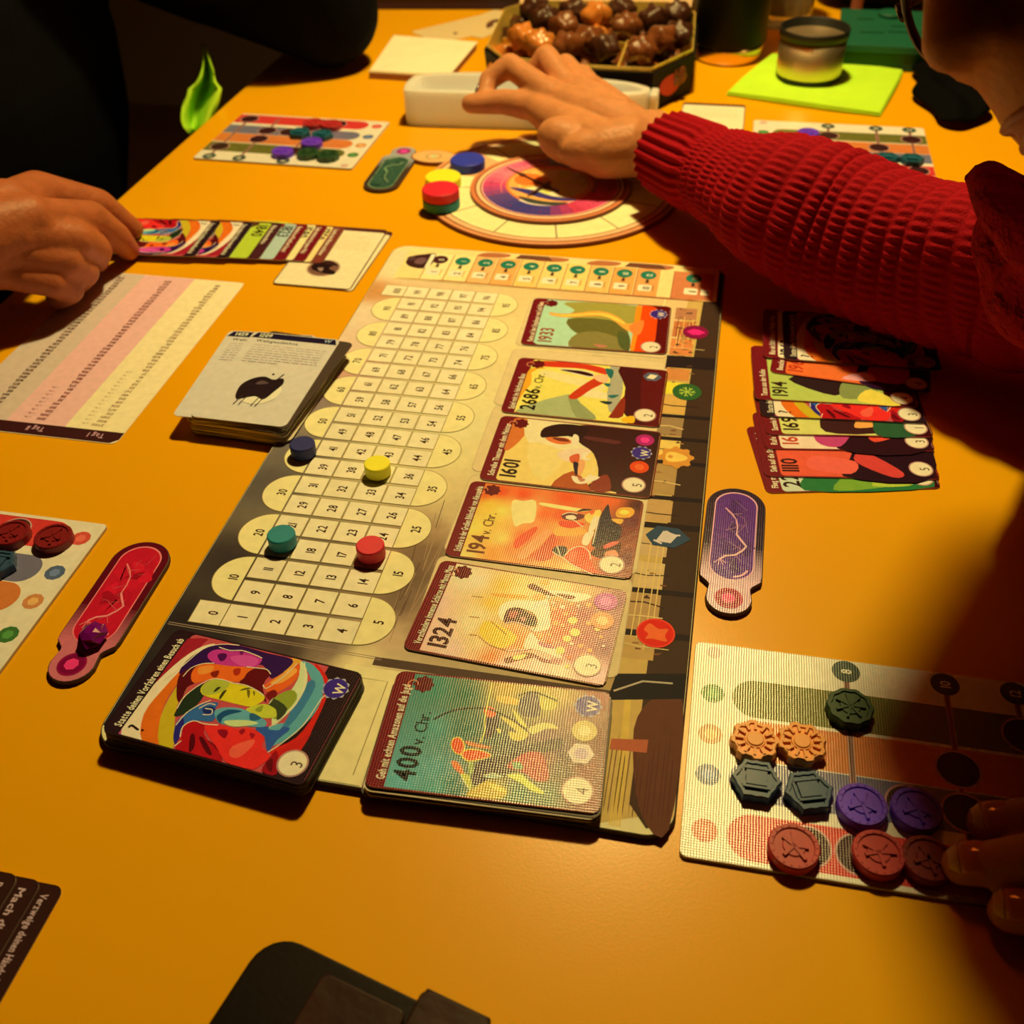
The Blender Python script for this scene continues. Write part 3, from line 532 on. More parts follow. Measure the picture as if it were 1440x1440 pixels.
    wbadge(a, *a.loc(827, 993)); badge(a, *a.loc(822, 1028), pc(206, 170, 80), pc(226, 196, 110)); badge(a, *a.loc(817, 1060), pc(214, 180, 150), pc(190, 150, 150), 5, 6); value(a, *a.loc(812, 1112), '4')
ZB = BZ+0.0006+CTH
GSLOT = 'event cards lying in the slots of the board'
for cor, d, lab in (([(730.5, 484), (936, 500), (947, 428), (751, 420)], d1933, 'event card 1933 with a yellow sea serpent over green hills'),
                    ([(704, 578), (928, 600), (939, 522), (731, 503)], d2686, 'event card 2686 v. Chr. with pyramids and a red arm'),
                    ([(673, 672), (917, 702), (930, 608), (705, 584)], d1601, 'event card 1601 with a dark robed writer holding a quill'),
                    ([(622, 782), (886, 816), (908, 700), (664, 677)], d194, 'event card 194 v. Chr. with an orange library scene'),
                    ([(567, 912), (848, 963), (884, 832), (621, 788)], d1324, 'event card 1324 with a turbaned man amid gold coins')):
    cx, cy, rz = fit(cor, ZB); card(cx, cy, rz, ZB, lab, d, GSLOT)
# ---- deck of event cards at the front right of the board
cx, cy, rz = fit([(506, 1104), (848, 1143), (864, 976), (556, 946)], 0.008)
nd = 14; ztop = BZ+nd*CTH+.0006
for i in range(nd-1):
    z = BZ+(i+1)*CTH+.0002
    o = random.uniform(-.0006, .0006) if i > 2 else -.002+i*.0006
    plain_card(cx+.0002+o, cy-.001+random.uniform(-.0006, .0006), rz-random.uniform(0, .012), z, 'event card beneath the 400 v. Chr. card in its deck', 'cards of the deck under the 400 v. Chr. card', 'card_stock' if i % 3 else 'card_stock_dark')
card(cx, cy, rz, ztop, 'event card 400 v. Chr. with a hunting archer, topmost of its deck', d400)
# ---- rainbow wild card: traced once, reused for every copy
KR = (130, 870, .2986)
RB = [([(400, 110), (540, 95), (500, 140), (330, 330), (250, 380), (330, 240)], (158, 30, 34)), ([(110, 548), (150, 440), (250, 330), (230, 420), (180, 560)], (190, 70, 90)), ([(130, 552), (190, 430), (290, 310), (420, 190), (520, 130), (580, 125), (450, 215), (330, 335), (255, 445), (232, 572)], (230, 196, 136)),
      ([(230, 575), (242, 450), (325, 340), (450, 210), (560, 140), (520, 185), (440, 262), (362, 360), (322, 460), (312, 595)], (220, 98, 18)), ([(312, 597), (322, 460), (382, 340), (455, 250), (445, 330), (402, 400), (388, 480), (378, 615)], (196, 158, 24)),
      ([(1045, 210), (1100, 265), (1112, 340), (1060, 470), (990, 590), (860, 640), (840, 620), (960, 560), (1050, 440), (1085, 320)], (206, 32, 18)), ([(860, 640), (990, 560), (1030, 540), (960, 650), (900, 700)], (196, 30, 20)), ([(985, 200), (1050, 228), (1092, 305), (1060, 425), (960, 535), (850, 600), (815, 565), (920, 475), (1005, 370), (1030, 285)], (92, 148, 130)), ([(1010, 300), (1050, 320), (960, 470), (880, 540), (900, 500)], (60, 110, 120)),
      ([(960, 200), (1000, 215), (1012, 300), (960, 405), (880, 485), (845, 505), (860, 405), (930, 345), (975, 262)], (206, 206, 120)), ([(840, 385), (935, 335), (962, 380), (875, 472), (840, 450)], (140, 142, 36)), ([(815, 310), (925, 240), (972, 222), (962, 285), (880, 345), (825, 345)], (222, 96, 24)), ([(925, 190), (980, 195), (960, 240), (900, 270)], (226, 150, 40))      ]
KQ = (230, 890, .1667)
RQ = [([(130, 340), (190, 240), (330, 140), (480, 98), (650, 108), (870, 170), (1085, 222), (1050, 300), (920, 385), (880, 340), (830, 270), (700, 290), (480, 280), (330, 260), (200, 330)], (50, 18, 56)), ([(375, 180), (450, 140), (620, 150), (740, 170), (832, 215), (790, 282), (740, 292), (640, 282), (480, 272), (390, 230)], (190, 48, 108)), ([(560, 205), (700, 190), (800, 225), (760, 282), (640, 272)], (208, 70, 120)), ([(455, 190), (490, 172), (535, 182), (520, 225), (480, 240)], (80, 14, 60)), ([(640, 165), (680, 150), (660, 190)], (110, 20, 70)),
      ([(110, 540), (118, 400), (160, 330), (285, 268), (240, 330), (265, 420), (200, 460), (140, 585)], (86, 14, 16)), ([(235, 345), (300, 270), (420, 262), (560, 280), (720, 290), (785, 320), (720, 402), (560, 412), (440, 382), (260, 424)], (228, 94, 22)), ([(300, 290), (420, 280), (400, 330), (300, 350)], (238, 130, 40)), ([(715, 330), (800, 296), (905, 340), (860, 400), (838, 470), (868, 590), (760, 480), (640, 425), (680, 380)], (96, 14, 14)), ([(400, 335), (470, 318), (450, 372), (410, 370)], (130, 30, 14)), ([(590, 310), (650, 300), (640, 350), (600, 360)], (170, 40, 16)), ([(838, 450), (960, 400), (1130, 255), (1145, 330), (1060, 440), (930, 510)], (224, 88, 24)), ([(900, 425), (1080, 300), (1125, 330), (1000, 420)], (242, 150, 50)), ([(860, 520), (930, 480), (960, 520), (900, 570)], (120, 20, 16)),
      ([(93, 705), (110, 650), (200, 520), (332, 430), (352, 500), (290, 600), (180, 685)], (36, 44, 22)), ([(328, 445), (450, 388), (600, 430), (740, 460), (842, 520), (842, 572), (740, 622), (620, 602), (500, 572), (330, 522)], (216, 184, 22)), ([(330, 445), (450, 390), (560, 425), (480, 505), (340, 522)], (172, 164, 44)), ([(420, 500), (450, 462), (485, 458), (450, 490)], (50, 50, 20)), ([(470, 545), (500, 495), (535, 482), (510, 520), (480, 560)], (60, 54, 18)), ([(640, 488), (690, 465), (745, 468), (690, 482)], (90, 80, 20)), ([(705, 480), (730, 490), (722, 550), (708, 530)], (110, 90, 20)), ([(755, 495), (772, 500), (765, 535)], (110, 90, 20)), ([(700, 640), (842, 600), (945, 640), (965, 702), (860, 722), (740, 682)], (190, 180, 42)), ([(770, 650), (840, 610), (820, 670)], (140, 140, 36)), ([(885, 602), (930, 555), (1045, 640), (960, 740), (950, 650)], (58, 60, 26)),
      ([(82, 890), (108, 760), (190, 680), (330, 600), (460, 588), (440, 640), (420, 745), (260, 742), (160, 800), (108, 935)], (52, 92, 124)), ([(82, 890), (104, 780), (160, 710), (170, 790), (108, 935)], (44, 34, 92)), ([(330, 640), (400, 620), (440, 650), (400, 690), (350, 690)], (34, 40, 84)), ([(430, 662), (520, 630), (660, 640), (760, 690), (862, 740), (852, 792), (740, 792), (600, 772), (470, 762)], (96, 148, 134)), ([(448, 705), (540, 648), (665, 662), (560, 690), (500, 720), (480, 765)], (28, 70, 92)), ([(725, 690), (760, 680), (825, 722), (740, 745)], (40, 84, 94)), ([(520, 742), (700, 738), (800, 765), (640, 792), (540, 780)], (196, 196, 110)), ([(780, 800), (1065, 800), (960, 900), (880, 1005), (850, 880)], (48, 80, 122)), ([(880, 810), (1000, 760), (980, 820)], (96, 150, 140)),
      ([(98, 985), (150, 880), (168, 790), (260, 743), (352, 770), (342, 840), (370, 900), (470, 1000), (492, 1090), (420, 1082), (300, 1045)], (176, 18, 20)), ([(225, 870), (262, 860), (262, 960), (215, 1010)], (84, 8, 12)), ([(300, 890), (340, 890), (410, 1025), (360, 1012)], (84, 8, 12)), ([(343, 790), (470, 778), (620, 810), (740, 808), (852, 880), (832, 960), (900, 1040), (830, 1110), (740, 1155), (560, 1112), (490, 1042), (420, 930)], (226, 42, 30)), ([(580, 960), (760, 900), (745, 960), (640, 1050), (560, 1040)], (238, 84, 52)), ([(455, 825), (500, 815), (545, 832), (520, 890), (480, 870)], (140, 12, 24)), ([(635, 835), (672, 808), (690, 830), (660, 860)], (150, 18, 24)), ([(725, 845), (775, 858), (745, 895)], (160, 20, 26)), ([(370, 910), (440, 950), (500, 1080), (470, 1010)], (130, 14, 18)), ([(828, 1165), (900, 1045), (960, 1000), (955, 1195)], (150, 14, 20)), ([(860, 1110), (920, 1060), (910, 1180)], (96, 10, 14))]
RLINES = [[(0, 400), (150, 290), (330, 140), (480, 98), (640, 106)], [(165, 370), (230, 300), (330, 262), (430, 258)], [(115, 640), (180, 535), (330, 425), (450, 388), (590, 425)], [(590, 425), (700, 445), (790, 490), (845, 530)], [(105, 780), (190, 680), (300, 610), (400, 570)], [(140, 880), (165, 790), (255, 743), (345, 770), (460, 778)], [(90, 960), (150, 910)], [(840, 440), (870, 470), (1000, 380), (1130, 260)], [(890, 800), (1000, 720), (1120, 600), (1190, 440), (1190, 250)], [(880, 1010), (1000, 930), (1180, 780), (1330, 560), (1390, 520)], [(470, 122), (560, 150), (660, 150), (760, 182), (832, 215)], [(700, 288), (800, 300), (870, 310), (905, 350)], [(350, 640), (410, 650), (400, 690), (330, 690)], [(300, 640), (380, 600), (440, 610)], [(890, 600), (930, 550), (910, 570)]]
zt = BZ+20*CTH+.001
rcx, rcy, rrz = fit([(143, 1026), (424, 1100), (505, 944), (254, 892)], zt)
tmp = Art(zt, frame(rcx, rcy, rrz))
RBL = [([tmp.loc(KR[0]+x*KR[2], KR[1]+y*KR[2]) for x, y in pts], c) for pts, c in RB]
RBL += [([tmp.loc(KQ[0]+x*KQ[2], KQ[1]+y*KQ[2]) for x, y in pts], c) for pts, c in RQ]
RLL = [[tmp.loc(KQ[0]+x*KQ[2], KQ[1]+y*KQ[2]) for x, y in l] for l in RLINES]
def drain(a, full=True):
    ground(a, pc(190, 70, 60), pc(40, 20, 18), pc(44, 22, 20), right=pc(40, 20, 18))
    X0, X1, Y = -CWD/2+7.6, CWD/2-.8, CHT/2-.8
    for pts, c in RBL: a.mm([(min(max(x, X0), X1), min(max(y, -Y), Y)) for x, y in spline(pts, 3)], pc(*c))
    for l in RLL: a.band([(min(max(x, X0), X1), min(max(y, -Y), Y)) for x, y in spline(l, 3, False)], .4, pc(240, 220, 200))
    title(a, 'Statte deinen Vorfahren einen Besuch ab', width=46); a.text('?', -27, -23, 8, pc(40, 20, 16), 90, False, 'l')
    wbadge(a, 35.5, 17); value(a, 35, -19.5, '3')
for i in range(19):
    plain_card(rcx+random.uniform(-.0004, .0004), rcy+random.uniform(-.0004, .0004), rrz+random.uniform(-.006, .006), BZ+(i+1)*CTH+.0004, 'black edged card in the stack beneath the rainbow faces card', 'cards of the stack under the rainbow faces card', 'card_stock_dark')
card(rcx, rcy, rrz, zt, 'rainbow faces wild card on top of the stack at the corner of the board', drain, None, 'card_stock_dark')
# ---- cards of the right-hand player, fanned towards the table edge
KF = (1050, 430, .2083)
def dyear(y, field, art, col=(50, 24, 16), val='3', ttl='', edge=MAROON):
    def d(a):
        ground(a, pc(*field), edge, edge, right=pc(60, 12, 10))
        for pts, c in art: a.mm(pts, pc(*c), 4)
        title(a, ttl, width=min(46, 1.25*len(ttl)+2)); year(a, y, pc(*col)); value(a, 35.5, -19, val)
    return d
fan = [  # bottom-left, bottom-right of each card (crop pixels), design, label
 ((130, 1265), (1322, 1232), dyear('2250', (196, 190, 150), [([(-24, -26), (-10, -8), (20, -6), (40, -26)], (44, 104, 44)), ([(-10, -26), (5, -12), (22, -22), (10, -26)], (120, 150, 40)), ([(10, -24), (20, -14), (30, -24)], (180, 180, 50))], val='1', ttl='Flieg mit zum Mars und bau eine Stadt'), 'event card marked 2250 with green art at the bottom of the fan'),
 ((70, 1150), (1362, 1176), dyear('1110', (222, 82, 46), [([(-4, -26), (4, -6), (0, 20), (40, 24), (40, -26)], (40, 14, 18)), ([(-22, 10), (-4, 2), (6, 20), (-20, 26)], (200, 90, 120)), ([(4, -14), (10, -6), (26, -22), (20, -26)], (206, 60, 44)), ([(-20, -20), (0, -24), (4, -14), (-16, -10)], (228, 90, 60))], val='5', ttl='Sieh auf die Sterne der alten Welt'), 'event card 1110 with a black carriage on red in the fan'),
 ((90, 965), (1312, 985), dyear('1612', (236, 190, 140), [([(-6, -26), (-2, 10), (40, 20), (40, -26)], (44, 14, 16)), ([(-16, -20), (-4, -24), (4, -6), (-14, 4)], (190, 60, 90)), ([(14, -20), (24, -16), (24, -12), (12, -14)], (226, 70, 40))], col=(190, 60, 30), val='3', ttl='Rufe in den Saal'), 'event card marked 1612 in pink and black in the fan'),
 ((110, 868), (1290, 890), dyear('1691', (206, 190, 84), [([(-12, -24), (-8, -4), (16, 4), (20, -22)], (60, 26, 20)), ([(4, -20), (8, -12), (16, -18)], (232, 150, 60)), ([(14, -26), (18, -6), (30, -14), (34, -26)], (44, 80, 40))], val='1', ttl='Sammle Muscheln am Strand'), 'event card marked 1691 with a dark hat on yellow green in the fan'),
 ((60, 745), (1262, 800), drain, 'rainbow faces wild card in the middle of the fan'),
 ((32, 628), (1190, 690), dyear('1914', (176, 178, 70), [([(-16, 2), (20, -2), (20, -14), (-18, -2)], (52, 30, 20)), ([(-24, -6), (0, -20), (8, -6), (0, 2)], (44, 24, 20)), ([(4, -22), (22, -18), (22, -4), (6, -6)], (130, 130, 60)), ([(12, -24), (20, -12), (34, -26)], (226, 190, 60))], val='4', ttl='Tanze aus der Reihe'), 'event card 1914 with a dancing silhouette on olive in the fan'),
 ((170, 450), (1228, 592), dyear('1966', (226, 100, 36), [([(6, -26), (8, 4), (24, 20), (40, 8), (40, -26)], (56, 20, 40)), ([(10, -20), (14, 0), (30, 4), (30, -20)], (206, 40, 30)), ([(-4, -24), (8, -14), (14, -22)], (226, 140, 120))], col=(190, 50, 20), val='4', ttl='Besuche das Fest'), 'event card 1966 in orange with dark red figures in the fan'),
 ((100, 345), (1180, 430), dyear('1962', (236, 206, 160), [([(-10, -10), (10, 0), (20, 20), (-10, 20)], (206, 90, 40))], val='5', ttl='Blas ein Ständchen im Weißen Haus'), 'event card 1962 leaning out behind the upper rainbow card'),
 ((255, 362), (1318, 440), drain, 'rainbow faces wild card on top of the fan beside the red sleeve')]
zf = CTH+.0002
for i, (bl, br, d, lab) in enumerate(fan):
    P = [p2w(KF[0]+q[0]*KF[2], KF[1]+q[1]*KF[2], zf)[:2] for q in (bl, br)]
    dv = P[1]-P[0]; a = math.atan2(dv[1], dv[0]); m = (P[0]+P[1])/2; up = np.array([-math.sin(a), math.cos(a)])
    c = m+up*CHT/2000; card(c[0], c[1], a, zf, lab, d, 'cards fanned out by the right-hand player'); zf += CTH+.00025
# ---- cards of the left-hand player, laid in a row and held at one corner
def danswer(a, big=True):
    a.hold = False
    a.mm(rrect(CWD, CHT, 3.6, 5), pc(84, 36, 24)); a.mm(rrect(CWD-6, CHT-1.4, 2.4, 5, -2.3, 0), pc(232, 200, 126))
    for i in range(7):
        y0 = -20; x = 30-i*3.2
        while y0 < 16: wd = random.uniform(2, 6); a.mm([(x, y0), (x, y0+wd), (x+.45, y0+wd), (x+.45, y0)], pc(206, 172, 104)); y0 += wd+1
    a.disc(-18, 0, 11.5, pc(190, 146, 96)); a.disc(-18, 0, 10.5, pc(120, 76, 48))
    a.mm([(-26, -8), (-22, 6), (-15, 9), (-10, 4), (-12, -6), (-18, -4), (-22, -10)], pc(40, 18, 12), 4); a.mm([(-14, -9), (-12, 0), (-9, 8), (-8, -2)], pc(58, 28, 18), 4); a.mm([(-23, 0), (-19, 4), (-18, 0)], pc(150, 110, 80), 4)
KL = (180, 280, .2639)
z0 = CTH+.0002
for k, (cor, lab) in enumerate((([(795, 455), (1230, 490), (1400, 168), (1010, 150)], 'beige answer card with black drawing, underneath its twin beside the card row'), ([(752, 445), (1215, 482), (1390, 165), (985, 140)], 'beige answer card with black drawing, on top beside the card row'))):
    P = [p2w(KL[0]+x*KL[2], KL[1]+y*KL[2], z0)[:2] for x, y in cor]; c = sum(P)/4
    card(c[0], c[1], math.pi/2+(.0 if k else -.03), z0, lab, danswer, 'answer cards of the left-hand player', 'answer_stock', 'answer_card'); z0 += CTH+.0003
rowd = [((1160, 150), dyear('1750', (232, 190, 100), [([(-20, -10), (0, 10), (20, -20)], (200, 170, 60))], ttl='Lausche dem Meister am Klavier', edge=pc(120, 50, 30)), 'event card 1750 with tan title strip in the row, next to the beige cards'),
        ((1068, 140), dyear('1580', (226, 196, 110), [([(-20, -26), (-8, 0), (20, -26)], (196, 190, 50))], ttl='Segle einmal um die ganze Welt'), 'event card 1580 with red strip in the held row of cards'),
        ((965, 136), dyear('1823', (170, 176, 160), [([(-26, -26), (-10, -6), (10, -26)], (120, 20, 20))], ttl='Entdecke ein Fossil am Strand'), 'event card 1823 with grey field in the held row of cards'),
        ((830, 130), dyear('1840', (176, 182, 40), [([(-26, -26), (-10, -12), (6, -26)], (90, 50, 20))], ttl='Klebe die erste Marke', edge=pc(70, 28, 24)), 'event card 1840 with lime green field in the held row of cards'),
        ((672, 125), drain, 'rainbow faces wild card second in the held row of cards'),
        ((500, 118), drain, 'rainbow faces wild card held by a thumb at the end of the row')]
for i, (tr, d, lab) in enumerate(rowd):
    z = z0+i*(CTH+.0003); p = p2w(KL[0]+tr[0]*KL[2], KL[1]+tr[1]*KL[2], z)[:2]
    rz = math.radians(181.5+.5*i); ex = np.array([math.cos(rz), math.sin(rz)]); ey = np.array([-ex[1], ex[0]])
    c = p+ex*CWD/2000+ey*CHT/2000
    card(c[0], c[1], rz, z, lab, d, 'row of cards held by the left-hand player')
# ---- stack of answer cards
def dstack(tab):
    def d(a):
        a.mm(rrect(CWD, CHT, 3.6, 5), pc(206, 182, 150)); a.mm([(37, -CHT/2+.6), (CWD/2-.6, -CHT/2+3), (CWD/2-.6, CHT/2-3), (37, CHT/2-.6)], pc(34, 22, 34))
        a.text(tab, 38.4, 22, 4, pc(220, 210, 220), -90, True, 'l'); a.text('Weltgeschichte', 33, 22, 2.8, pc(60, 44, 36), -90, True, 'l', 26); a.text('W', 38.6, -18, 4, pc(160, 160, 190), -90, True, 'l')
        for i in range(8):
            y0 = 22; x = 29.5-i*2.5
            while y0 > (-22 if i < 7 else 4): wd = random.uniform(1.5, 6); y1 = max(y0-wd, -23); a.mm([(x, y0), (x+.5, y0), (x+.5, y1), (x, y1)], pc(160, 130, 104)); y0 = y1-.9
        a.disc(-15, -1, 12, pc(224, 206, 170)); 
        a.mm([(-24, 9), (-12, 12), (-4, 8), (-1, 2), (-3, -4), (-1, -9), (-6, -11), (-14, -9), (-22, -6), (-20, 0)], pc(38, 22, 18), 4); a.mm([(-9, 4), (-5, 2), (-7, -3)], pc(90, 64, 50), 3)
        for y in (7, 4, -3, -5.5): a.band([(-20, y), (-29, y+1.5)], .6, pc(60, 40, 30))
        a.band([(-3, -6), (3, -8)], .7, pc(40, 22, 18)); a.disc(2, -2, .8, pc(60, 40, 30), 10)
    return d
ns = 34; zs = ns*CTH+.0008
sx, sy, sr = fit([(264, 578), (404, 594), (476, 490), (362, 466)], zs)
for i in range(ns-3):
    ang = math.pi/2-.02+random.uniform(-.05, .02)
    plain_card(sx-.001+random.uniform(-.0012, .0015)+(.004 if i in (3, 8, 12, 20) else 0), sy-.0005+random.uniform(-.001, .001), ang-(.05 if i in (3, 8, 20) else 0), (i+1)*CTH+.0003, 'plain edged card in the tall stack beneath the answer cards', 'cards of the tall answer card stack', 'answer_stock' if i % 9 else 'card_stock_dark', 'answer_card')
card(sx-.013, sy+.0015, math.pi/2+.05, zs-2*CTH, 'answer card with dark tab numbered 1459, second in the stack', dstack('1459'), None, 'answer_stock', 'answer_card')
plain_card(sx+.005, sy+.001, math.pi/2-.10, zs-CTH, 'black answer card sticking out askew beneath the top of the stack', 'askew card of the answer stack', 'card_stock_dark', 'answer_card')
card(sx, sy, math.pi/2-.015, zs+.0001, 'answer card with black animal drawing, topmost of its stack', dstack('1209'), None, 'answer_stock', 'answer_card')
# ---- cards at the front left, titles reading towards the near end
for k, (tt, x, lab) in enumerate((('Verzweige deinen Händedruck im Wasser', .0205, 'brown title card lowest of the pile at the near end'), ('Mach dich frisch im Fluss', .0118, 'brown title card between two others at the near end'), ('Begleite den Zug', .0030, 'brown title card lying on top of the pile at the near end'))):
    z = CTH*(k+1)+.0002+k*.0002
    def d(a, tt=tt):
        ground(a, pc(70, 40, 24), pc(52, 24, 14), pc(54, 26, 14)); title(a, tt, pc(196, 150, 120), size=3.2, width=48 if len(tt) > 20 else 26); 
    card(x-CWD/2000, -.055-CHT/2000+k*.0003, math.pi, z, lab, d, 'title cards at the near end of the table')
# ---- lone answer card half under the red cuff
cx, cy, rz = .203, .684, math.pi/2
card(cx, cy, rz, CTH+.0002, 'pale beige answer card half under the red cuff', danswer, None, 'answer_stock', 'answer_card')
# ---- answer sheet
t = thing('answer_sheet', 'long paper answer sheet with yellow, pink and grey columns of years', 'paper', (-.14, .27, 0))
v, f = prism_vf([(x/1000, y/1000) for x, y in rrect(108, 177, 4, 5, -140, 269.5)], 0, .0003); mat('sheet_paper', (0.7, 0.62, 0.5), 0.7); part('paper', v, f, 'sheet_paper', t)
A = Art(.0003)
A.mm(rrect(108, 177, 4, 5, -140, 269.5), pc(226, 190, 120))
for x0, x1, c in ((-194, -158, (198, 162, 116)), (-158, -122, (222, 158, 122)), (-122, -86.6, (232, 196, 120))): A.mm([(x0, 186), (x1, 186), (x1, 357.6), (x0, 357.6)], pc(*c))
A.mm([(-194, 191), (-194, 184), (-191, 181.4), (-90, 181.4), (-86.2, 185), (-86.2, 191)], pc(54, 14, 12))
A.text('Tag I', -96, 188.4, 4.2, pc(190, 130, 110), 180, True); A.text('Tag II', -132, 188.4, 4.2, pc(190, 130, 110), 180, True)
rr = random.Random(5)
first = {0: ['37000', '8000', '2000', '1712', '1472', '1208', '508', '500', '480', '247', '212', '201', '79', '46', '27'], 1: ['3000', '2686', '1350', '500', '400', '312', '218', '194', '184'], 2: ['1900', '1848']}
for ci, xr in enumerate((-101, -136, -170)):
    n = 44; vc = (15, 9, 0)[ci]
    for i in range(n):
        y = 196.5+i*3.62; xs = xr
        yr = first[ci][i] if i < len(first[ci]) else str(int(rr.uniform(600, 1990)) if i > vc else int(rr.uniform(100, 900)))
        col = pc(120, 70, 40) if ci == 0 else pc(120, 50, 40) if ci == 1 else pc(90, 50, 30)
        A.text(yr, xs, y, 2.5, col, 180, True, 'l')
        if i < vc: A.text('v. Chr.', xs-9.6, y, 1.5, col, 180, False, 'l')
A.build('print', t, 'paper_print')
# ------------------------------------------------------------------ wooden discs on the track
def col_mat(name, c, rough=.5, var=.1, **k): return mat(name, pc(*c), rough, var=var, scale=120, **k)
col_mat('wood_blue', (34, 44, 120)); col_mat('wood_yellow', (238, 220, 20)); col_mat('wood_teal', (18, 112, 92)); col_mat('wood_red', (206, 22, 32)); col_mat('wood_navy', (26, 28, 66))
def disc_vf(r, h, z, b=.0006, n=40, c=(0, 0)): return lathe_vf([(0, z), (r-b, z), (r, z+b), (r, z+h-b), (r-b*.4, z+h-b*.4), (r-b, z+h), (0, z+h)], n, (c[0], c[1], 0))
for (x, y, m, lab) in ((19.5, 186.5, 'wood_navy', 'small navy wooden disc on the round 40 space'), (62.7, 177.5, 'wood_yellow', 'small yellow wooden disc on the track beside space 38'), (34, 119.5, 'wood_teal', 'small teal wooden disc on the track beside space 20'), (77.4, 119.5, 'wood_red', 'small red wooden disc on the track beside space 17')):
    v, f = disc_vf(.0066, .0068, BZ+.0008, c=(x/1000, y/1000)); o = part('track_marker', v, f, m, smooth=False); tag(o, lab, 'game disc', 'player markers on the number track')
# ------------------------------------------------------------------ lightning tablets
mat('tablet_core', (0.06, 0.025, 0.03), 0.6)
def tablet_outline(s=1.0, d=0.0):
    """mm, knob at -y, total length 86"""
    w = 14-d; pts = []
    for a in np.linspace(0, math.pi, 18): pts.append((w*math.cos(a), 29+w*math.sin(a)*.98))
    pts += [(-w, -18), (-w+.5, -21), (-w+4, -24.5), (-9.2+d*.6, -26)]
    for a in np.linspace(math.pi*1.02, math.pi*1.98, 12): pts.append(((10.2-d)*math.cos(a), -32.5+(10-d)*math.sin(a)))
    pts += [(9.2-d*.6, -26), (w-4, -24.5), (w-.5, -21), (w, -18)]
    return pts
def tablet(cx, cy, rz, lab, rim, rimlow, field, glow, knob, gem, th=.0026):
    t = thing('lightning_tablet', lab, 'game tile', (cx, cy, 0), rz, 'lightning tablets')
    M = frame(cx, cy, rz); W = [(M @ Vector((x/1000, y/1000, 0)))[:2] for x, y in tablet_outline()]
    v, f = prism_vf(W, 0, th); part('tile_body', v, f, 'tablet_core', t, bevel=.0004)
    a = Art(th, M); a.mm(tablet_outline(d=.5), pc(*rim))
    out = tablet_outline(d=.5); r0 = np.array(pc(*rim)); r1 = np.array(pc(*rimlow))
    for k in range(12):                      # border print runs from dark to pale near the knob
        y1 = 2-k*2.0; a.mm([(x, min(y, y1)) for x, y in out], tuple(r0*(1-k/11)+r1*k/11))
    cap_ = [(9.6*math.cos(q), 29+9.6*math.sin(q)) for q in np.linspace(0, math.pi, 16)]+[(9.6*math.cos(q), -11.5+9.6*math.sin(q)) for q in np.linspace(math.pi, 2*math.pi, 16)]
    a.mm([(x*1.06, y*1.02+.1) for x, y in cap_], pc(*glow)); a.mm(cap_, pc(*field))
    rr = random.Random(int(cx*1e4)); F0 = np.array(pc(*field)); G0 = np.array(pc(*glow))
    for i in range(16):
        x, y = rr.uniform(-7, 7), rr.uniform(-14, 30); a.mm([(x+rr.uniform(-2.6, 2.6)+3*math.cos(q), y+rr.uniform(-1, 1)+4.5*math.sin(q)) for q in np.linspace(0, 5.4, 6)], tuple(np.clip(F0*rr.uniform(.55, 1.25), 0, 1)), 3)
    for i in range(9):
        x, y = rr.uniform(-5, 5), rr.uniform(-10, 28); a.band([(x, y), (x+rr.uniform(-4, 4), y+rr.uniform(-5, 5)), (x+rr.uniform(-6, 6), y+rr.uniform(-8, 8))], .3, tuple(F0*.5+G0*.3))
    bolt = [(-5, 27), (-1.5, 23), (.6, 19), (1.4, 14), (1.2, 9), (3, 6), (6, 1.5), (4.5, -1.5), (1.5, -5), (-3, -6.5), (-5.5, -9)]
    a.band(bolt, .7, pc(*glow)); a.band(bolt[4:], 1.0, tuple(np.clip(G0*1.2, 0, .9)))
    for e in ((-8, -12), (-6, -13.5), (-3.5, -13), (-2.5, -11)): a.band([(-5.5, -9), e], .4, pc(*glow))
    for s0, e in (((-1.5, 23), (3, 24)), ((1.4, 14), (-4, 11)), ((4.5, -1.5), (-2, 3)), ((.6, 19), (-4, 25)), ((1.5, -5), (4, -9))): a.band([s0, e], .35, tuple(F0*.4+G0*.5))
    a.band([(7.5*math.cos(q), -12+7.6*math.sin(q)) for q in np.linspace(math.pi*1.55, math.pi*1.9, 8)], 1.1, pc(*glow))
    a.disc(0, -33, 6.2, pc(*knob)); a.disc(0, -33, 5.2, tuple(np.array(pc(*knob))*.7)); a.disc(-.2, -33, 3.2, pc(*gem), 7)
    a.build('printed_face', t, 'card_print'); return t
tablet(.2407, .155, math.radians(-1), 'purple lightning tablet beside the right edge of the board', (40, 18, 30), (206, 150, 130), (88, 36, 92), (226, 150, 190), (168, 24, 50), (240, 60, 90))
tablet(-.0285, .0685, math.radians(1), 'red lightning tablet with a purple gem lying on it', (92, 12, 18), (196, 96, 84), (190, 22, 32), (240, 110, 90), (140, 14, 50), (236, 50, 90))
tablet(-.0405, .548, math.radians(180), 'dark green lightning tablet beside the round dial', (66, 46, 26), (150, 140, 110), (52, 74, 46), (130, 140, 80), (170, 60, 90), (236, 60, 120))
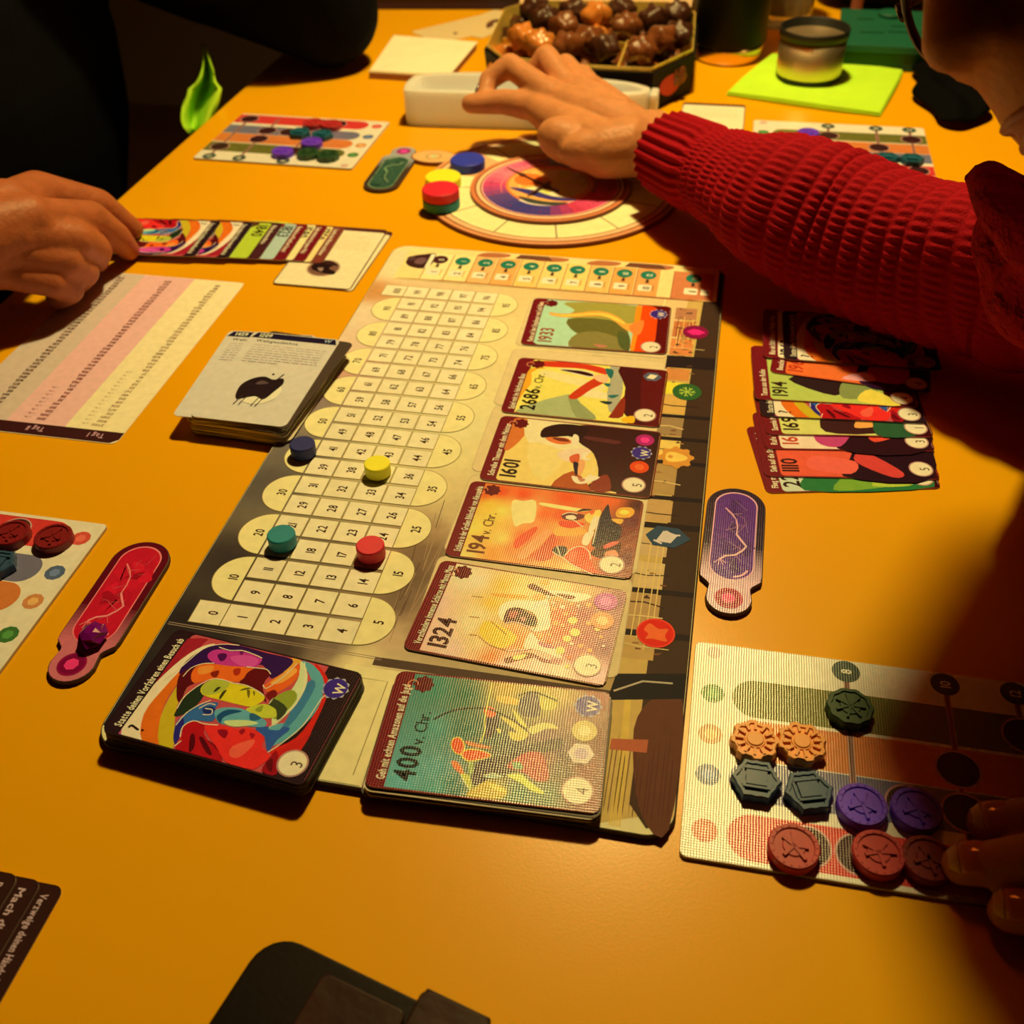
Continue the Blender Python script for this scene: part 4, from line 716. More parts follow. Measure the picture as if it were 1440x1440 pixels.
# the gem on the red tablet: a faceted violet crystal
mat('gem_violet', pc(110, 8, 70), 0.12, var=.1, spec=.8, coat=.6)
g = p2w(130, 893, .006); gv = []
for z, r, o in ((0.0027, .0042, 0), (.0055, .0062, .4), (.0085, .0046, 0), (.0098, .0022, .4)):
    for k in range(7): q = 2*math.pi*k/7+o; gv.append((g[0]+r*math.cos(q), g[1]+r*1.25*math.sin(q), z))
gf = [tuple(range(6, -1, -1)), tuple(range(21, 28))]
for l in range(3):
    for k in range(7): j = (k+1) % 7; gf += [(l*7+k, l*7+j, (l+1)*7+k), (l*7+j, (l+1)*7+j, (l+1)*7+k)]
tag(part('gem', gv, gf, 'gem_violet'), 'faceted violet gem lying on the red tablet', 'gem')
# ------------------------------------------------------------------ player mats
MW, MH = 138.0, 100.0
mat('mat_board', (0.5, 0.42, 0.32), 0.6)
ROWS = ((73.5, 18.5, (104, 92, 28), (70, 110, 40)), (53.5, 18.5, (206, 108, 40), (216, 130, 60)), (35, 17.5, (112, 98, 92), (90, 96, 100)), (11.5, 18.5, (206, 52, 36), (226, 80, 50)))
def player_mat(cx, cy, rz, lab, th=.0016):
    t = thing('player_mat', lab, 'player mat', (cx, cy, 0), rz, 'player mats'); M = frame(cx, cy, rz) @ Matrix.Translation((-MW/2000, -MH/2000, 0))
    v, f = prism_vf([(M @ Vector((x/1000, y/1000, 0)))[:2] for x, y in rrect(MW, MH, 2.5, 4, MW/2, MH/2)], 0, th); part('mat_body', v, f, 'mat_board', t, bevel=.0002)
    a = Art(th, M); a.mm(rrect(MW-.5, MH-.5, 2.3, 4, MW/2, MH/2), pc(226, 196, 140)); a.disc(8, 95, 3.2, pc(206, 150, 110), 16)
    for y, h, c, ic in ROWS:
        pts = [(MW-.3, y+h/2), (16+h/2, y+h/2)]+[(16+h/2+h/2*math.cos(q), y+h/2*math.sin(q)) for q in np.linspace(math.pi/2, math.pi*1.5, 14)]+[(MW-.3, y-h/2)]
        a.mm(pts, pc(*c))
        a.disc(8.3, y, 4.8, tuple(np.array(pc(*ic))*.85), 10); a.disc(8.3, y, 2.6, tuple(np.clip(np.array(pc(*ic))*1.6, 0, .9)), 6)
    ln = pc(176, 120, 84)
    for x, s in ((61, '8'), (99.5, '10'), (126, '12')):
        a.mm([(x-1.2, 8), (x+1.2, 8), (x+1.2, 90), (x-1.2, 90)], ln); a.mm([(x-.7, 8), (x+.7, 8), (x+.7, 90), (x-.7, 90)], pc(120, 70, 44))
        a.disc(x, 94, 5.6, pc(64, 70, 46)); a.text(s, x, 94, 4.6, pc(226, 200, 150), 90, True, 'c')
    for x, rows in ((61, (0,)), (99.5, (1, 2)), (80, (2,)), (44, (3,)), (61.5, (3,)), (126, (0, 3))):
        for r in rows:
            y = ROWS[r][0]; a.disc(x, y, 8.4, pc(190, 130, 96)); a.disc(x, y, 7.6, pc(60, 24, 18))
    a.build('printed_face', t, 'mat_print'); return t
player_mat(.228+MW/2000, -.004+MH/2000, math.radians(.4), 'player mat with linen glare at the right edge of the board')
player_mat(-.057-MW/2000, .120-MH/2000, math.pi, 'player mat beside the red lightning tablet')
player_mat(-.141, .595, math.pi+math.radians(-1), 'player mat beside the dark sleeved elbow')
player_mat(.238+MW/2000, .690-MH/2000, 0, 'player mat behind the raised red sleeve')
# ------------------------------------------------------------------ carved tokens on the mats
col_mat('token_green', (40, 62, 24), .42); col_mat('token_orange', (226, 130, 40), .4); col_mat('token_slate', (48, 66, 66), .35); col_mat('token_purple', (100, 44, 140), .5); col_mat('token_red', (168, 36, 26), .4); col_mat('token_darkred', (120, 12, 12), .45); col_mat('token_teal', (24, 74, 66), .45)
def token_vf(kind, r, h):
    n = 48; V = []; Fc = []
    def rad(k):
        if kind == 'gear': return r*(1.05 if (k % 6) < 3 else .93)
        if kind == 'hex': 
            a = (k/n*6) % 1; return r*.95/math.cos((a-.5)*math.pi/3)*.93*(1+.02*math.cos(k*math.pi/2))
        if kind == 'scallop': return r*(1+.035*math.cos(2*math.pi*k/n*10))
        return r
    prof = ((1.0, 0), (1.0, h*.86), (.95, h), (.80, h), (.77, h-.0006), (.45, h-.0006), (.42, h-.0001))
    for s, z in prof:
        for k in range(n): a = 2*math.pi*k/n; q = rad(k)*s if s > .5 else r*s; V.append((q*math.cos(a), q*math.sin(a), z))
    for l in range(len(prof)-1):
        for k in range(n): j = (k+1) % n; Fc.append((l*n+k, l*n+j, (l+1)*n+j, (l+1)*n+k))
    Fc.append(tuple(range(n-1, -1, -1))); Fc.append(tuple((len(prof)-1)*n+k for k in range(n)))
    return V, Fc
def relief(kind, r, h):
    V, Fc = [], []
    if kind == 'gear':
        parts_ = []
        for k in range(12):
            a = 2*math.pi*k/12; c, s = math.cos(a), math.sin(a); v, f = box_vf(r*.48, r*.82, -.0005, .0005, h-.0008, h+.0004); parts_.append(([(x*c-y*s, x*s+y*c, z) for x, y, z in v], f))
        parts_.append(disc_vf(r*.36, .0012, h-.0008, .0003, 20)); return merge(*parts_)
    if kind == 'hex':
        v1, f1 = box_vf(-r*.42, r*.42, -r*.34, r*.34, h-.0008, h+.0005); v2, f2 = box_vf(-r*.55, r*.55, r*.40, r*.50, h-.0008, h+.0005); v3, f3 = box_vf(-r*.55, r*.55, -r*.50, -r*.40, h-.0008, h+.0005); v4, f4 = box_vf(-r*.6, -r*.5, -r*.4, r*.4, h-.0008, h+.0003)
        return merge((v1, f1), (v2, f2), (v3, f3), (v4, f4))
    if kind == 'scallop':
        ps = []
        for k in range(7): a = k*.9; c, s = math.cos(a), math.sin(a); v, f = box_vf(0, r*.66, -.0004, .0004, h-.0008, h+.0003); ps.append(([(x*c-y*s, x*s+y*c, z) for x, y, z in v], f))
        return merge(*ps)
    ps = []                                  # round seal: raised bird-like strokes and a beaded rim
    for a, l in ((1.3, .62), (2.1, .55), (3.6, .6), (5.0, .68), (5.9, .55)): c, s = math.cos(a), math.sin(a); v, f = box_vf(0, r*l, -.0006, .0006, h-.0008, h+.0003); ps.append(([(x*c-y*s, x*s+y*c, z) for x, y, z in v], f))
    for k in range(18): a = k*math.pi/9; ps.append(disc_vf(.0004, .001, h-.0008, .0001, 6, (r*.86*math.cos(a), r*.86*math.sin(a))))
    return merge(*ps)
TOK = {}
def token(x, y, z, kind, m, lab, r=.0089, h=.0042, rz=0.0, group='carved tokens on the player mats'):
    key = (kind, m, r)
    if key not in TOK:
        res = []
        for vf in (token_vf(kind, r, h), relief(kind, r, h)):
            me = bpy.data.meshes.new('token'); me.from_pydata([tuple(p) for p in vf[0]], [], vf[1]); me.materials.append(MATS[m]); res.append(me)
        TOK[key] = res
    t = thing('carved_token', lab, 'token', (x, y, z), rz, group)
    for nm, me in zip(('token_body', 'relief'), TOK[key]): link(bpy.data.objects.new(nm, me), t)
def tok_px(u, v, kind, m, lab, z=.0018, **k): p = p2w(u, v, z+.0042); token(p[0], p[1], z, kind, m, lab, **k)
tok_px(1196, 992, 'scallop', 'token_green', 'green scalloped token on the olive bar below the number 8')
tok_px(1062, 1039, 'gear', 'token_orange', 'orange gear token at the rounded end of the orange bar')
tok_px(1128, 1042, 'gear', 'token_orange', 'orange gear token second along the orange bar', rz=.2)
tok_px(1064, 1094, 'hex', 'token_slate', 'slate hexagonal token at the rounded end of the grey bar')
tok_px(1138, 1110, 'hex', 'token_slate', 'slate hexagonal token second along the grey bar', rz=.3)
tok_px(1213, 1130, 'plain', 'token_purple', 'purple round token on the grey bar beside the slate token')
tok_px(1290, 1136, 'plain', 'token_purple', 'purple round token in shade between purple token and fingers')
tok_px(1117, 1189, 'round', 'token_red', 'red seal token at the lit end of the red bar', rz=.4)
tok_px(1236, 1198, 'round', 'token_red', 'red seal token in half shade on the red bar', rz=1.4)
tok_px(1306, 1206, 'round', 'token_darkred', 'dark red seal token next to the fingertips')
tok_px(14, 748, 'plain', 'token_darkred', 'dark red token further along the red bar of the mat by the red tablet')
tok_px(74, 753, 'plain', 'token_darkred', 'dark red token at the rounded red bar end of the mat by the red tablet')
tok_px(-6, 790, 'hex', 'token_slate', 'slate token on the grey bar of the mat by the red tablet')
for u, v, m, kd, lab in ((440, 171, 'token_red', 'plain', 'red token on the mat by the dark elbow, next to the teal pair'), (466, 173, 'token_red', 'plain', 'red token on the mat by the dark elbow, nearest the rounded bar end'), (421, 184, 'token_teal', 'hex', 'teal token on the mat by the dark elbow, further from the bar end'), (453, 187, 'token_teal', 'hex', 'teal token on the mat by the dark elbow, nearer the bar end'),
                         (397, 211, 'token_purple', 'plain', 'purple token on the olive bar of the mat by the dark elbow'), (438, 198, 'token_purple', 'plain', 'purple token on the orange bar of the mat by the dark elbow'), (433, 213, 'token_green', 'scallop', 'green token touching the purple one on the mat by the dark elbow'), (461, 216, 'token_green', 'scallop', 'green token at the rounded olive bar end on the mat by the dark elbow'),
                         (1137, 185, 'token_purple', 'plain', 'purple token on the mat behind the red sleeve'), (1248, 219, 'token_teal', 'hex', 'teal token close to the sleeve on the mat behind it'), (1283, 221, 'token_teal', 'hex', 'teal token at the outer side of the mat behind the sleeve')):
    tok_px(u, v, kd, m, lab)
# ------------------------------------------------------------------ round dial
DX, DY = .0905, .5335
mat('dial_edge', pc(120, 50, 20), .5)
t = thing('round_dial', 'large round dial board with a clock face and raised centre', 'game board', (DX, DY, 0))
v, f = disc_vf(.098, .003, 0, .0005, 96, (DX, DY)); part('dial_base', v, f, 'dial_edge', t)
tabp = [(DX+(-.1035+.019*math.cos(q)*1.0), DY+.040+.013*math.sin(q)) for q in np.linspace(0, 2*math.pi, 24, endpoint=False)]
v, f = prism_vf(tabp, 0, .0029); part('dial_tab', v, f, 'dial_edge', t)
a = Art(.003, frame(DX, DY, 0)); a.disc(0, 0, 97.4, pc(206, 128, 62), 96); a.disc(0, 0, 94, pc(130, 54, 22), 96); a.disc(0, 0, 92.6, pc(222, 160, 90), 96); a.disc(0, 0, 88.5, pc(110, 52, 24), 96); a.disc(0, 0, 87.6, pc(226, 204, 110), 96)
for k in range(12): q = math.radians(30*k+12); a.band([(55*math.cos(q), 55*math.sin(q)), (88*math.cos(q), 88*math.sin(q))], .9, pc(104, 72, 36))
for r in (60, 61.6): a.ring(0, 0, r, .5, pc(150, 80, 40), 64)
q0 = math.radians(163); a.mm([(58*math.cos(q), 58*math.sin(q)) for q in np.linspace(q0-.35, q0+.2, 6)]+[(87*math.cos(q), 87*math.sin(q)) for q in np.linspace(q0+.2, q0-.35, 6)], pc(214, 150, 80))
a.disc(-103.5, 40, 17.8, pc(214, 150, 70), 28, 12); a.ring(-103.5, 40, 6, .9, pc(120, 100, 60)); a.disc(-103.5, 40, 3, pc(180, 170, 90), 8)
a.build('base_print', t, 'board_print')
cx, cy = DX, DY-.0075
v, f = disc_vf(.0605, .0026, .003, .0004, 80, (cx, cy)); part('dial_centre', v, f, 'dial_edge', t)
a = Art(.0056, frame(cx, cy, 0)); a.disc(0, 0, 60.2, pc(196, 106, 48), 80); a.disc(0, 0, 57, pc(120, 50, 24), 80); a.disc(0, 0, 55.8, pc(232, 170, 100), 80); a.disc(0, 0, 53, pc(110, 40, 20), 80); a.disc(0, 0, 52, pc(228, 150, 110), 80)
seg = [(206, 70, 70), (214, 90, 90), (160, 150, 130), (130, 140, 136), (206, 80, 90), (226, 110, 100), (196, 60, 80), (90, 60, 90), (56, 50, 90), (70, 50, 90), (190, 50, 60), (214, 70, 80)]
for k in range(36):
    q1, q2 = 2*math.pi*k/36, 2*math.pi*(k+1.05)/36; c1 = np.array(pc(*seg[k//3])); c2 = np.array(pc(*seg[(k//3+1) % 12])); c = c1*(1-(k % 3)/3)+c2*(k % 3)/3
    a.mm([(51*math.cos(q1), 51*math.sin(q1)), (51*math.cos(q2), 51*math.sin(q2)), (33*math.cos(q2), 33*math.sin(q2)), (33*math.cos(q1), 33*math.sin(q1))], tuple(c))
for k in range(60):
    q = 2*math.pi*k/60; a.band([(44*math.cos(q), 44*math.sin(q)), (46.5*math.cos(q), 46.5*math.sin(q))], .4 if k % 5 else 1.0, pc(130, 24, 40))
for s in range(3):
    a.band(spline([(30*math.cos(q)*(1+.12*s), 34*math.sin(q)*(1+.1*s)) for q in np.linspace(-2.2+s*2, -.4+s*2, 6)], 4, False), 4-s, (pc(226, 190, 170), pc(110, 120, 140), pc(226, 120, 90))[s], taper=True)
a.disc(0, 2, 34, pc(222, 110, 40), 48); a.disc(0, 2, 32, pc(232, 150, 60), 48); a.disc(2, 3, 26, pc(232, 196, 90), 48)
for k in range(12): q = math.radians(30*k); a.mm([(2, 3)]+[(2+25.4*math.cos(q+e), 3+25.4*math.sin(q+e)) for e in (0.03, .26, .49)], pc(*((236, 150, 50) if k in (4, 5, 6) else (238, 210, 120) if k % 2 else (214, 196, 80))))
a.disc(-18, 8, 11, pc(232, 104, 30), 30); a.mm([(-30, -8), (-10, -20), (10, -26), (24, -22), (4, -18), (-12, -10)], pc(60, 46, 84), 4); a.mm([(-20, -22), (0, -28), (18, -28), (8, -34), (-10, -32)], pc(60, 60, 40), 4)
a.build('clock_print', t, 'board_print')
mat('hand_brown', pc(70, 26, 16), .4)
def needle(x0, y0, x1, y1, w0, z):
    d = np.array([x1-x0, y1-y0]); L = np.linalg.norm(d); d /= L; n = np.array([-d[1], d[0]])
    P = [(0, 0), (.05, .6), (.16, .35), (.22, 1), (.3, .4), (.62, .35), (.68, .9), (.76, .3), (1, 0)]; pts = [(x0+d[0]*L*s+n[0]*w0*e, y0+d[1]*L*s+n[1]*w0*e) for s, e in P]+[(x0+d[0]*L*s-n[0]*w0*e, y0+d[1]*L*s-n[1]*w0*e) for s, e in P[-2:0:-1]]
    return prism_vf(pts, z, z+.0007)
pa, pb = p2w(712, 235, .0062), p2w(787, 271, .0062); v, f = needle(pb[0], pb[1], pa[0], pa[1], .0028, .00595); part('clock_hand', v, f, 'hand_brown', t)
pa, pb = p2w(741, 277, .0066), p2w(774, 256, .0066); v, f = needle(pb[0], pb[1], pa[0], pa[1], .0024, .0067); part('clock_hand', v, f, 'hand_brown', t)
pc_ = p2w(770, 262, .0066); v, f = disc_vf(.0028, .0012, .0058, .0003, 20, (pc_[0], pc_[1])); part('hand_pin', v, f, 'hand_brown', t)
# large wooden discs on the dial
G = 'large wooden discs on the round dial'
for (x, y, z, m, lab) in ((.0195, .5555, .0031, 'wood_blue', 'large blue wooden disc on the round dial'), (.0085, .5215, .0031, 'wood_yellow', 'large yellow wooden disc on the round dial'), (.0165, .4845, .0031, 'wood_teal', 'large teal wooden disc beneath the red one on the dial'), (.0165, .4845, .0101, 'wood_red', 'large red wooden disc stacked on the teal one')):
    v, f = disc_vf(.0137, .007, z+.00005, .0008, 48, (x, y)); tag(part('dial_disc', v, f, m), lab, 'game disc', G)
# ------------------------------------------------------------------ things at the far end of the table
mat('tray_plastic', (0.82, 0.88, 1.0), 0.35, var=.02); mat('choc_black', (0.008, 0.007, 0.008), 0.5, spec=.1); mat('gold_foil', (0.95, 0.68, 0.15), 0.38, 0.55, var=.1, bump=1.0, bscale=160); mat('lid_card', pc(206, 150, 80), .5); mat('logo_red', pc(196, 40, 24), .5); mat('logo_tan', pc(196, 140, 90), .5)
b_ = MATS['tray_plastic'].node_tree.nodes['Principled BSDF']; b_.inputs['Subsurface Weight'].default_value = .7; b_.inputs['Subsurface Radius'].default_value = (.03, .03, .03); b_.inputs['Subsurface Scale'].default_value = 1.0
# white tray: straight front, arched back
def tray_outline(o):
    pts = []; x0, x1 = -.058+o, .150-o
    for x, y in spline([(x0+.012, .641+o), (.03, .6445+o), (.10, .650+o), (x1-.012, .657+o), (x1, .668-o*0), (x1-.006, .679-o*.4), (.115, .690-o), (.05, .696-o), (-.005, .694-o), (x0+.008, .684-o*.5), (x0, .670), (x0+.001, .650)], 5): pts.append((x, y))
    return pts
t = thing('white_tray', 'white plastic tray with arched back under the reaching hand', 'tray', (.045, .68, 0))
o1, o2 = tray_outline(0), tray_outline(.006); n = len(o1); H = .030
V = [(x, y, 0) for x, y in o1]+[(x, y, H) for x, y in o1]+[(x, y, H) for x, y in o2]+[(x, y, .003) for x, y in tray_outline(.012)]
Fc = [tuple(range(n-1, -1, -1)), tuple(range(3*n, 4*n))]
for l in range(3): Fc += [(l*n+i, l*n+(i+1) % n, (l+1)*n+(i+1) % n, (l+1)*n+i) for i in range(n)]
part('tray_shell', V, Fc, 'tray_plastic', t, bevel=.0012, smooth=False)
v, f = merge(box_vf(.150, .157, .664, .682, .010, .028)); part('end_lip', v, f, 'tray_plastic', t, bevel=.002)
# chocolate box
bx = [(-.008, .742), (.012, .712), (.085, .697), (.150, .696), (.182, .752), (.178, .838), (.150, .872), (.012, .862), (-.010, .832)]
t = thing('chocolate_box', 'black faceted chocolate box with gold foil liner, lid raised behind', 'box', (.09, .78, 0))
n = len(bx); cxm, cym = .087, .782; sc = lambda k: [(cxm+(x-cxm)*k, cym+(y-cym)*k) for x, y in bx]
H = .034
V = [(x, y, 0) for x, y in sc(.97)]+[(x, y, H) for x, y in sc(1.0)]+[(x, y, H) for x, y in sc(.975)]+[(x, y, .004) for x, y in sc(.94)]
Fc = [tuple(range(n-1, -1, -1)), tuple(range(3*n, 4*n))]
for l in range(3): Fc += [(l*n+i, l*n+(i+1) % n, (l+1)*n+(i+1) % n, (l+1)*n+i) for i in range(n)]
part('box_base', V, Fc, 'choc_black', t)
V = [(x, y, .0055) for x, y in sc(.935)]+[(x, y, H+.004+(.007 if y > .80 else 0)) for x, y in sc(.972)]+[(x, y, H+.004+(.007 if y > .80 else 0)) for x, y in sc(.962)]+[(x, y, .0065) for x, y in sc(.925)]
part('foil_liner', V, Fc, 'gold_foil', t)
for x in (.055, .118):
    v, f = box_vf(x-.0008, x+.0008, .712, .858, .0065, H); part('divider', v, f, 'gold_foil', t)
v, f = box_vf(-.0, .175, .783, .7846, .0065, H-.002); part('divider', v, f, 'gold_foil', t)
V = [(.0, .868, .030), (.168, .878, .030), (.176, .930, .110), (-.006, .920, .110), (.0, .8695, .030), (.168, .8795, .030), (.176, .9315, .110), (-.006, .9215, .110)]
part('lid', V, [(0, 1, 2, 3), (7, 6, 5, 4), (0, 4, 5, 1), (1, 5, 6, 2), (2, 6, 7, 3), (3, 7, 4, 0)], 'lid_card', t)
# emblems on the faceted front
def onwall(p, q, s, z, w, h, name, m):         # small raised label on a wall of the box running p -> q
    p = np.array(p); q = np.array(q); d = (q-p)/np.linalg.norm(q-p); nn = np.array([d[1], -d[0]]); c = p+(q-p)*s+nn*.0008; pts = []
    for k in range(16): a = 2*math.pi*k/16; e = c+d*w*math.cos(a)*(1+.25*math.sin(a)); pts.append((e[0], e[1], z+h*math.sin(a)))
    part(name, pts+[(x-nn[0]*.002, y-nn[1]*.002, zz) for x, y, zz in pts], [tuple(range(16)), tuple(range(31, 15, -1))]+[(i, 16+i, 16+(i+1) % 16, (i+1) % 16) for i in range(16)], m, t)
b0 = sc(.985); onwall(b0[3], b0[4], .45, .017, .017, .009, 'red_emblem', 'logo_red'); onwall(b0[2], b0[3], .45, .010, .02, .007, 'tan_label', 'logo_tan')
# chocolates and sweets, one by one
mat('choc_dark', (0.055, 0.016, 0.008), .35, bump=.5, bscale=500, var=.4, scale=300); mat('choc_milk', (0.17, 0.05, 0.014), .35, bump=.4, bscale=400, var=.35, scale=250); mat('caramel', (0.55, 0.19, 0.03), .3, bump=.3, bscale=300, var=.2, spec=.7)
def sweet(x, y, z, r, m, seed):
    rr = random.Random(seed); bm = bmesh.new(); bmesh.ops.create_icosphere(bm, subdivisions=3, radius=r)
    ph = [rr.uniform(0, 6) for _ in range(6)]
    for vv in bm.verts:
        q = vv.co.normalized(); k = 1+.27*math.sin(5*q.x+ph[0])*math.sin(5*q.y+ph[1])+.11*math.sin(13*q.z+ph[2])*math.sin(12*q.x+ph[3])
        vv.co = Vector((q.x*r*k, q.y*r*k, q.z*r*.82*k))
    me = bpy.data.meshes.new('sweet'); bm.to_mesh(me); bm.free(); me.polygons.foreach_set('use_smooth', [True]*len(me.polygons)); me.materials.append(MATS[m])
    o = bpy.data.objects.new('chocolate', me); link(o); o.location = (x, y, z); return o
k = 0
for gx, gy, kinds in ((.026, .748, 'cdcccd'), (.086, .742, 'mmdmcm'), (.144, .748, 'mcmmdm'), (.026, .818, 'ddmddd'), (.086, .822, 'dcmdcd'), (.144, .824, 'ddmdmd')):
    for j, kk in enumerate(kinds):
        x = gx+(-.019, 0, .019)[j % 3]+random.uniform(-.002, .002); y = gy+(-.015, .015)[j//3]+random.uniform(-.002, .002); r = .0118+random.uniform(-.001, .0016)
        if x < .006 and y < .745: x = .009
        m = {'c': 'caramel', 'd': 'choc_dark', 'm': 'choc_milk'}[kk]; lay = {'c': 'caramel coloured sweet in the gold foil box', 'd': 'dark lumpy chocolate in the gold foil box', 'm': 'milk brown chocolate in the gold foil box'}[kk]
        tag(sweet(x, y, .0068+r*.84+.005+.005*(gy > .8), r, m, k), lay, 'chocolate', {'c': 'caramel sweets in the chocolate box', 'd': 'dark chocolates in the chocolate box', 'm': 'milk chocolates in the chocolate box'}[kk]); k += 1
for gx, gy, kk in ((.026, .752, 'c'), (.036, .812, 'd'), (.086, .752, 'm'), (.082, .826, 'c'), (.150, .760, 'm'), (.138, .822, 'd'), (.058, .790, 'm'), (.115, .796, 'm'), (.105, .845, 'd'), (.158, .838, 'd'), (.020, .838, 'd'), (.070, .732, 'm'), (.104, .730, 'd'), (.044, .736, 'c'), (.136, .730, 'm'), (.164, .775, 'd'), (.060, .835, 'd')):
    m = {'c': 'caramel', 'd': 'choc_dark', 'm': 'choc_milk'}[kk]; lay = {'c': 'caramel coloured sweet heaped on top in the foil box', 'd': 'dark chocolate heaped on top in the foil box', 'm': 'milk chocolate heaped on top in the foil box'}[kk]
    tag(sweet(gx, gy, .043, .0130, m, 100+k), lay, 'chocolate', {'c': 'heaped caramel sweets', 'd': 'heaped dark chocolates', 'm': 'heaped milk chocolates'}[kk]); k += 1
# thermos bottle, cup, napkin, green box
mat('thermos_black', (0.006, 0.006, 0.007), .5, spec=.12); mat('bronze_metal', (0.75, 0.55, 0.4), .25, 1.0); mat('cup_steel', (0.85, 0.66, 0.45), .42, 1.0); mat('cup_black', (0.01, 0.01, 0.01), .5); mat('lime_paper', (.50, .90, .03), .8, bump=.15, bscale=500); mat('green_card', pc(18, 72, 36), .5); mat('green_dark', pc(14, 60, 28), .5)
tx, ty = .2085, .858
t = thing('thermos_bottle', 'tall black thermos bottle with bronze base', 'bottle', (tx, ty, 0))
v, f = lathe_vf([(.030, 0), (.0325, .002), (.0335, .012), (.0335, .016)], 48, (tx, ty, 0)); part('base_ring', v, f, 'bronze_metal', t, smooth=True)
v, f = lathe_vf([(.0335, .016), (.035, .018), (.035, .19), (.033, .21), (.026, .222)], 48, (tx, ty, 0)); part('bottle_body', v, f, 'thermos_black', t, smooth=True)
v, f = lathe_vf([(.027, .222), (.028, .224), (.028, .262), (.024, .266), (0, .266)], 40, (tx, ty, 0)); part('screw_cap', v, f, 'bronze_metal', t, smooth=True)
nap = [(.212, .749), (.252, .736), (.300, .722), (.343, .714), (.352, .748), (.364, .795), (.371, .829), (.330, .838), (.290, .851), (.251, .862), (.236, .820), (.224, .785)]
n = len(nap); V = []
for k in range(2):
    for i, (x, y) in enumerate(nap): V.append((x, y, .0006+k*.0011+(.0016*abs(math.sin(i*2.1)) if k else 0)))
V += [(.29, .79, .0012)]
Fc = [tuple(range(n-1, -1, -1))]+[(i, (i+1) % n, n+(i+1) % n, n+i) for i in range(n)]+[(n+i, n+(i+1) % n, 2*n) for i in range(n)]
t = thing('paper_napkin', 'lime green paper napkin under the steel cup', 'napkin', (.29, .79, 0)); part('lower_ply', V, Fc, 'lime_paper', t)
V2 = [(.292+(x-.292)*.985, .788+(y-.788)*.985, z+.0018) for x, y, z in V]; part('upper_ply', V2, Fc, 'lime_paper', t)
ux, uy = .2835, .797
t = thing('steel_cup', 'small brushed steel cup with black rim on the lime napkin', 'cup', (ux, uy, .004))
zc = .0036
v, f = lathe_vf([(.0, 0), (.027, 0), (.0285, .0015), (.029, .004)], 48, (ux, uy, zc)); part('rubber_foot', v, f, 'cup_black', t, smooth=True)
v, f = lathe_vf([(.0285, .004), (.0292, .006), (.0295, .036)], 48, (ux, uy, zc)); part('cup_wall', v, f, 'cup_steel', t, smooth=True)
v, f = lathe_vf([(.0296, .036), (.0304, .0365), (.0308, .043), (.0302, .0440), (.0290, .043), (.0285, .010), (.0, .009)], 48, (ux, uy, zc), False); part('black_rim', v, f, 'cup_black', t, smooth=True)
t = thing('green_box', 'flat dark green box behind the lime napkin', 'box', (.36, .885, 0))
v, f = prism_vf([(.312, .834), (.408, .831), (.412, .942), (.318, .945)], 0, .016); part('box_base', v, f, 'green_dark', t, bevel=.001)
v, f = prism_vf([(.310, .832), (.410, .829), (.414, .944), (.316, .947)], .016, .023); part('box_lid', v, f, 'green_card', t, bevel=.001)
v, f = disc_vf(.012, .004, .023, .001, 24, (.362, .925)); part('round_label', v, f, 'green_card', t)
for x0, x1, y in ((.33, .352, .868), (.356, .392, .872), (.36, .38, .89), (.33, .345, .91)):
    v, f = box_vf(x0, x1, y, y+.004, .0228, .0236); part('raised_line', v, f, 'green_dark', t)
# ribbed glasses
mat('ribbed_glass', (0.9, 0.75, 0.55), .08, trans=.85, var=.02, ior=1.45)
for gx, gy, lab in ((.152, .975, 'ribbed drinking glass between the chocolate box and the thermos'), (.262, .968, 'ribbed drinking glass between the thermos and the steel cup')):
    n = 48; prof = ((.024, 0), (.026, .004), (.027, .012), (.030, .10), (.0285, .10), (.0255, .014), (.0, .012)); V = []; Fc = []
    for r, z in prof:
        for i in range(n): q = 2*math.pi*i/n; k = r*(1+(.035*math.cos(q*12) if r > .0255 and .004 <= z <= .1 else 0)); V.append((gx+k*math.cos(q), gy+k*math.sin(q), z))
    for l in range(len(prof)-1):
        for i in range(n): j = (i+1) % n; Fc.append((l*n+i, l*n+j, (l+1)*n+j, (l+1)*n+i))
    Fc.append(tuple(range(n-1, -1, -1)))
    tag(part('drinking_glass', V, Fc, 'ribbed_glass', smooth=True), lab, 'glass')
# thick beige pad, loose cards, dark box, black bag
mat('pad_paper', pc(232, 196, 120), .6); mat('pad_edge', pc(150, 90, 50), .6); mat('box_purple', (0.03, 0.008, 0.03), .45); mat('bag_black', (0.002, 0.002, 0.0025), .8, bump=.3, bscale=90, spec=.05); mat('bag_tan', pc(120, 60, 34), .6)
t = thing('rule_booklet', 'thick beige booklet lying by the dark sleeve', 'booklet', (-.1, .8, 0))
PB = [(-.124, .752), (-.045, .748), (-.041, .848), (-.132, .859)]
v, f = prism_vf(PB, 0, .006); part('cover', v, f, 'pad_edge', t)
for k in range(3): v, f = prism_vf([(x+.0006*k, y+.0004*k) for x, y in PB], .006+.0006*k, .0066+.0006*k); part('page', v, f, 'pad_paper', t)
def dfar(a): a.mm(rrect(CWD, CHT, 3.6, 5), pc(222, 176, 96)); a.mm([(-14, -10), (0, 2), (14, 4), (20, -4), (8, -2), (-4, -10)], pc(110, 60, 30), 4); a.mm([(6, 0), (16, 3), (18, -4), (8, -5)], pc(70, 30, 20), 4)
card(-.048, .935, math.radians(62), CTH+.0003, 'pale card with brown drawing between the booklet and dark box, upper', dfar, None, 'answer_stock', 'answer_card')
card(-.075, .912, math.radians(48), .0001+CTH, 'pale card beneath its twin near the booklet', dfar, None, 'answer_stock', 'answer_card')
t = thing('game_box', 'dark purple game box at the far end of the table', 'box', (-.06, 1.08, 0))
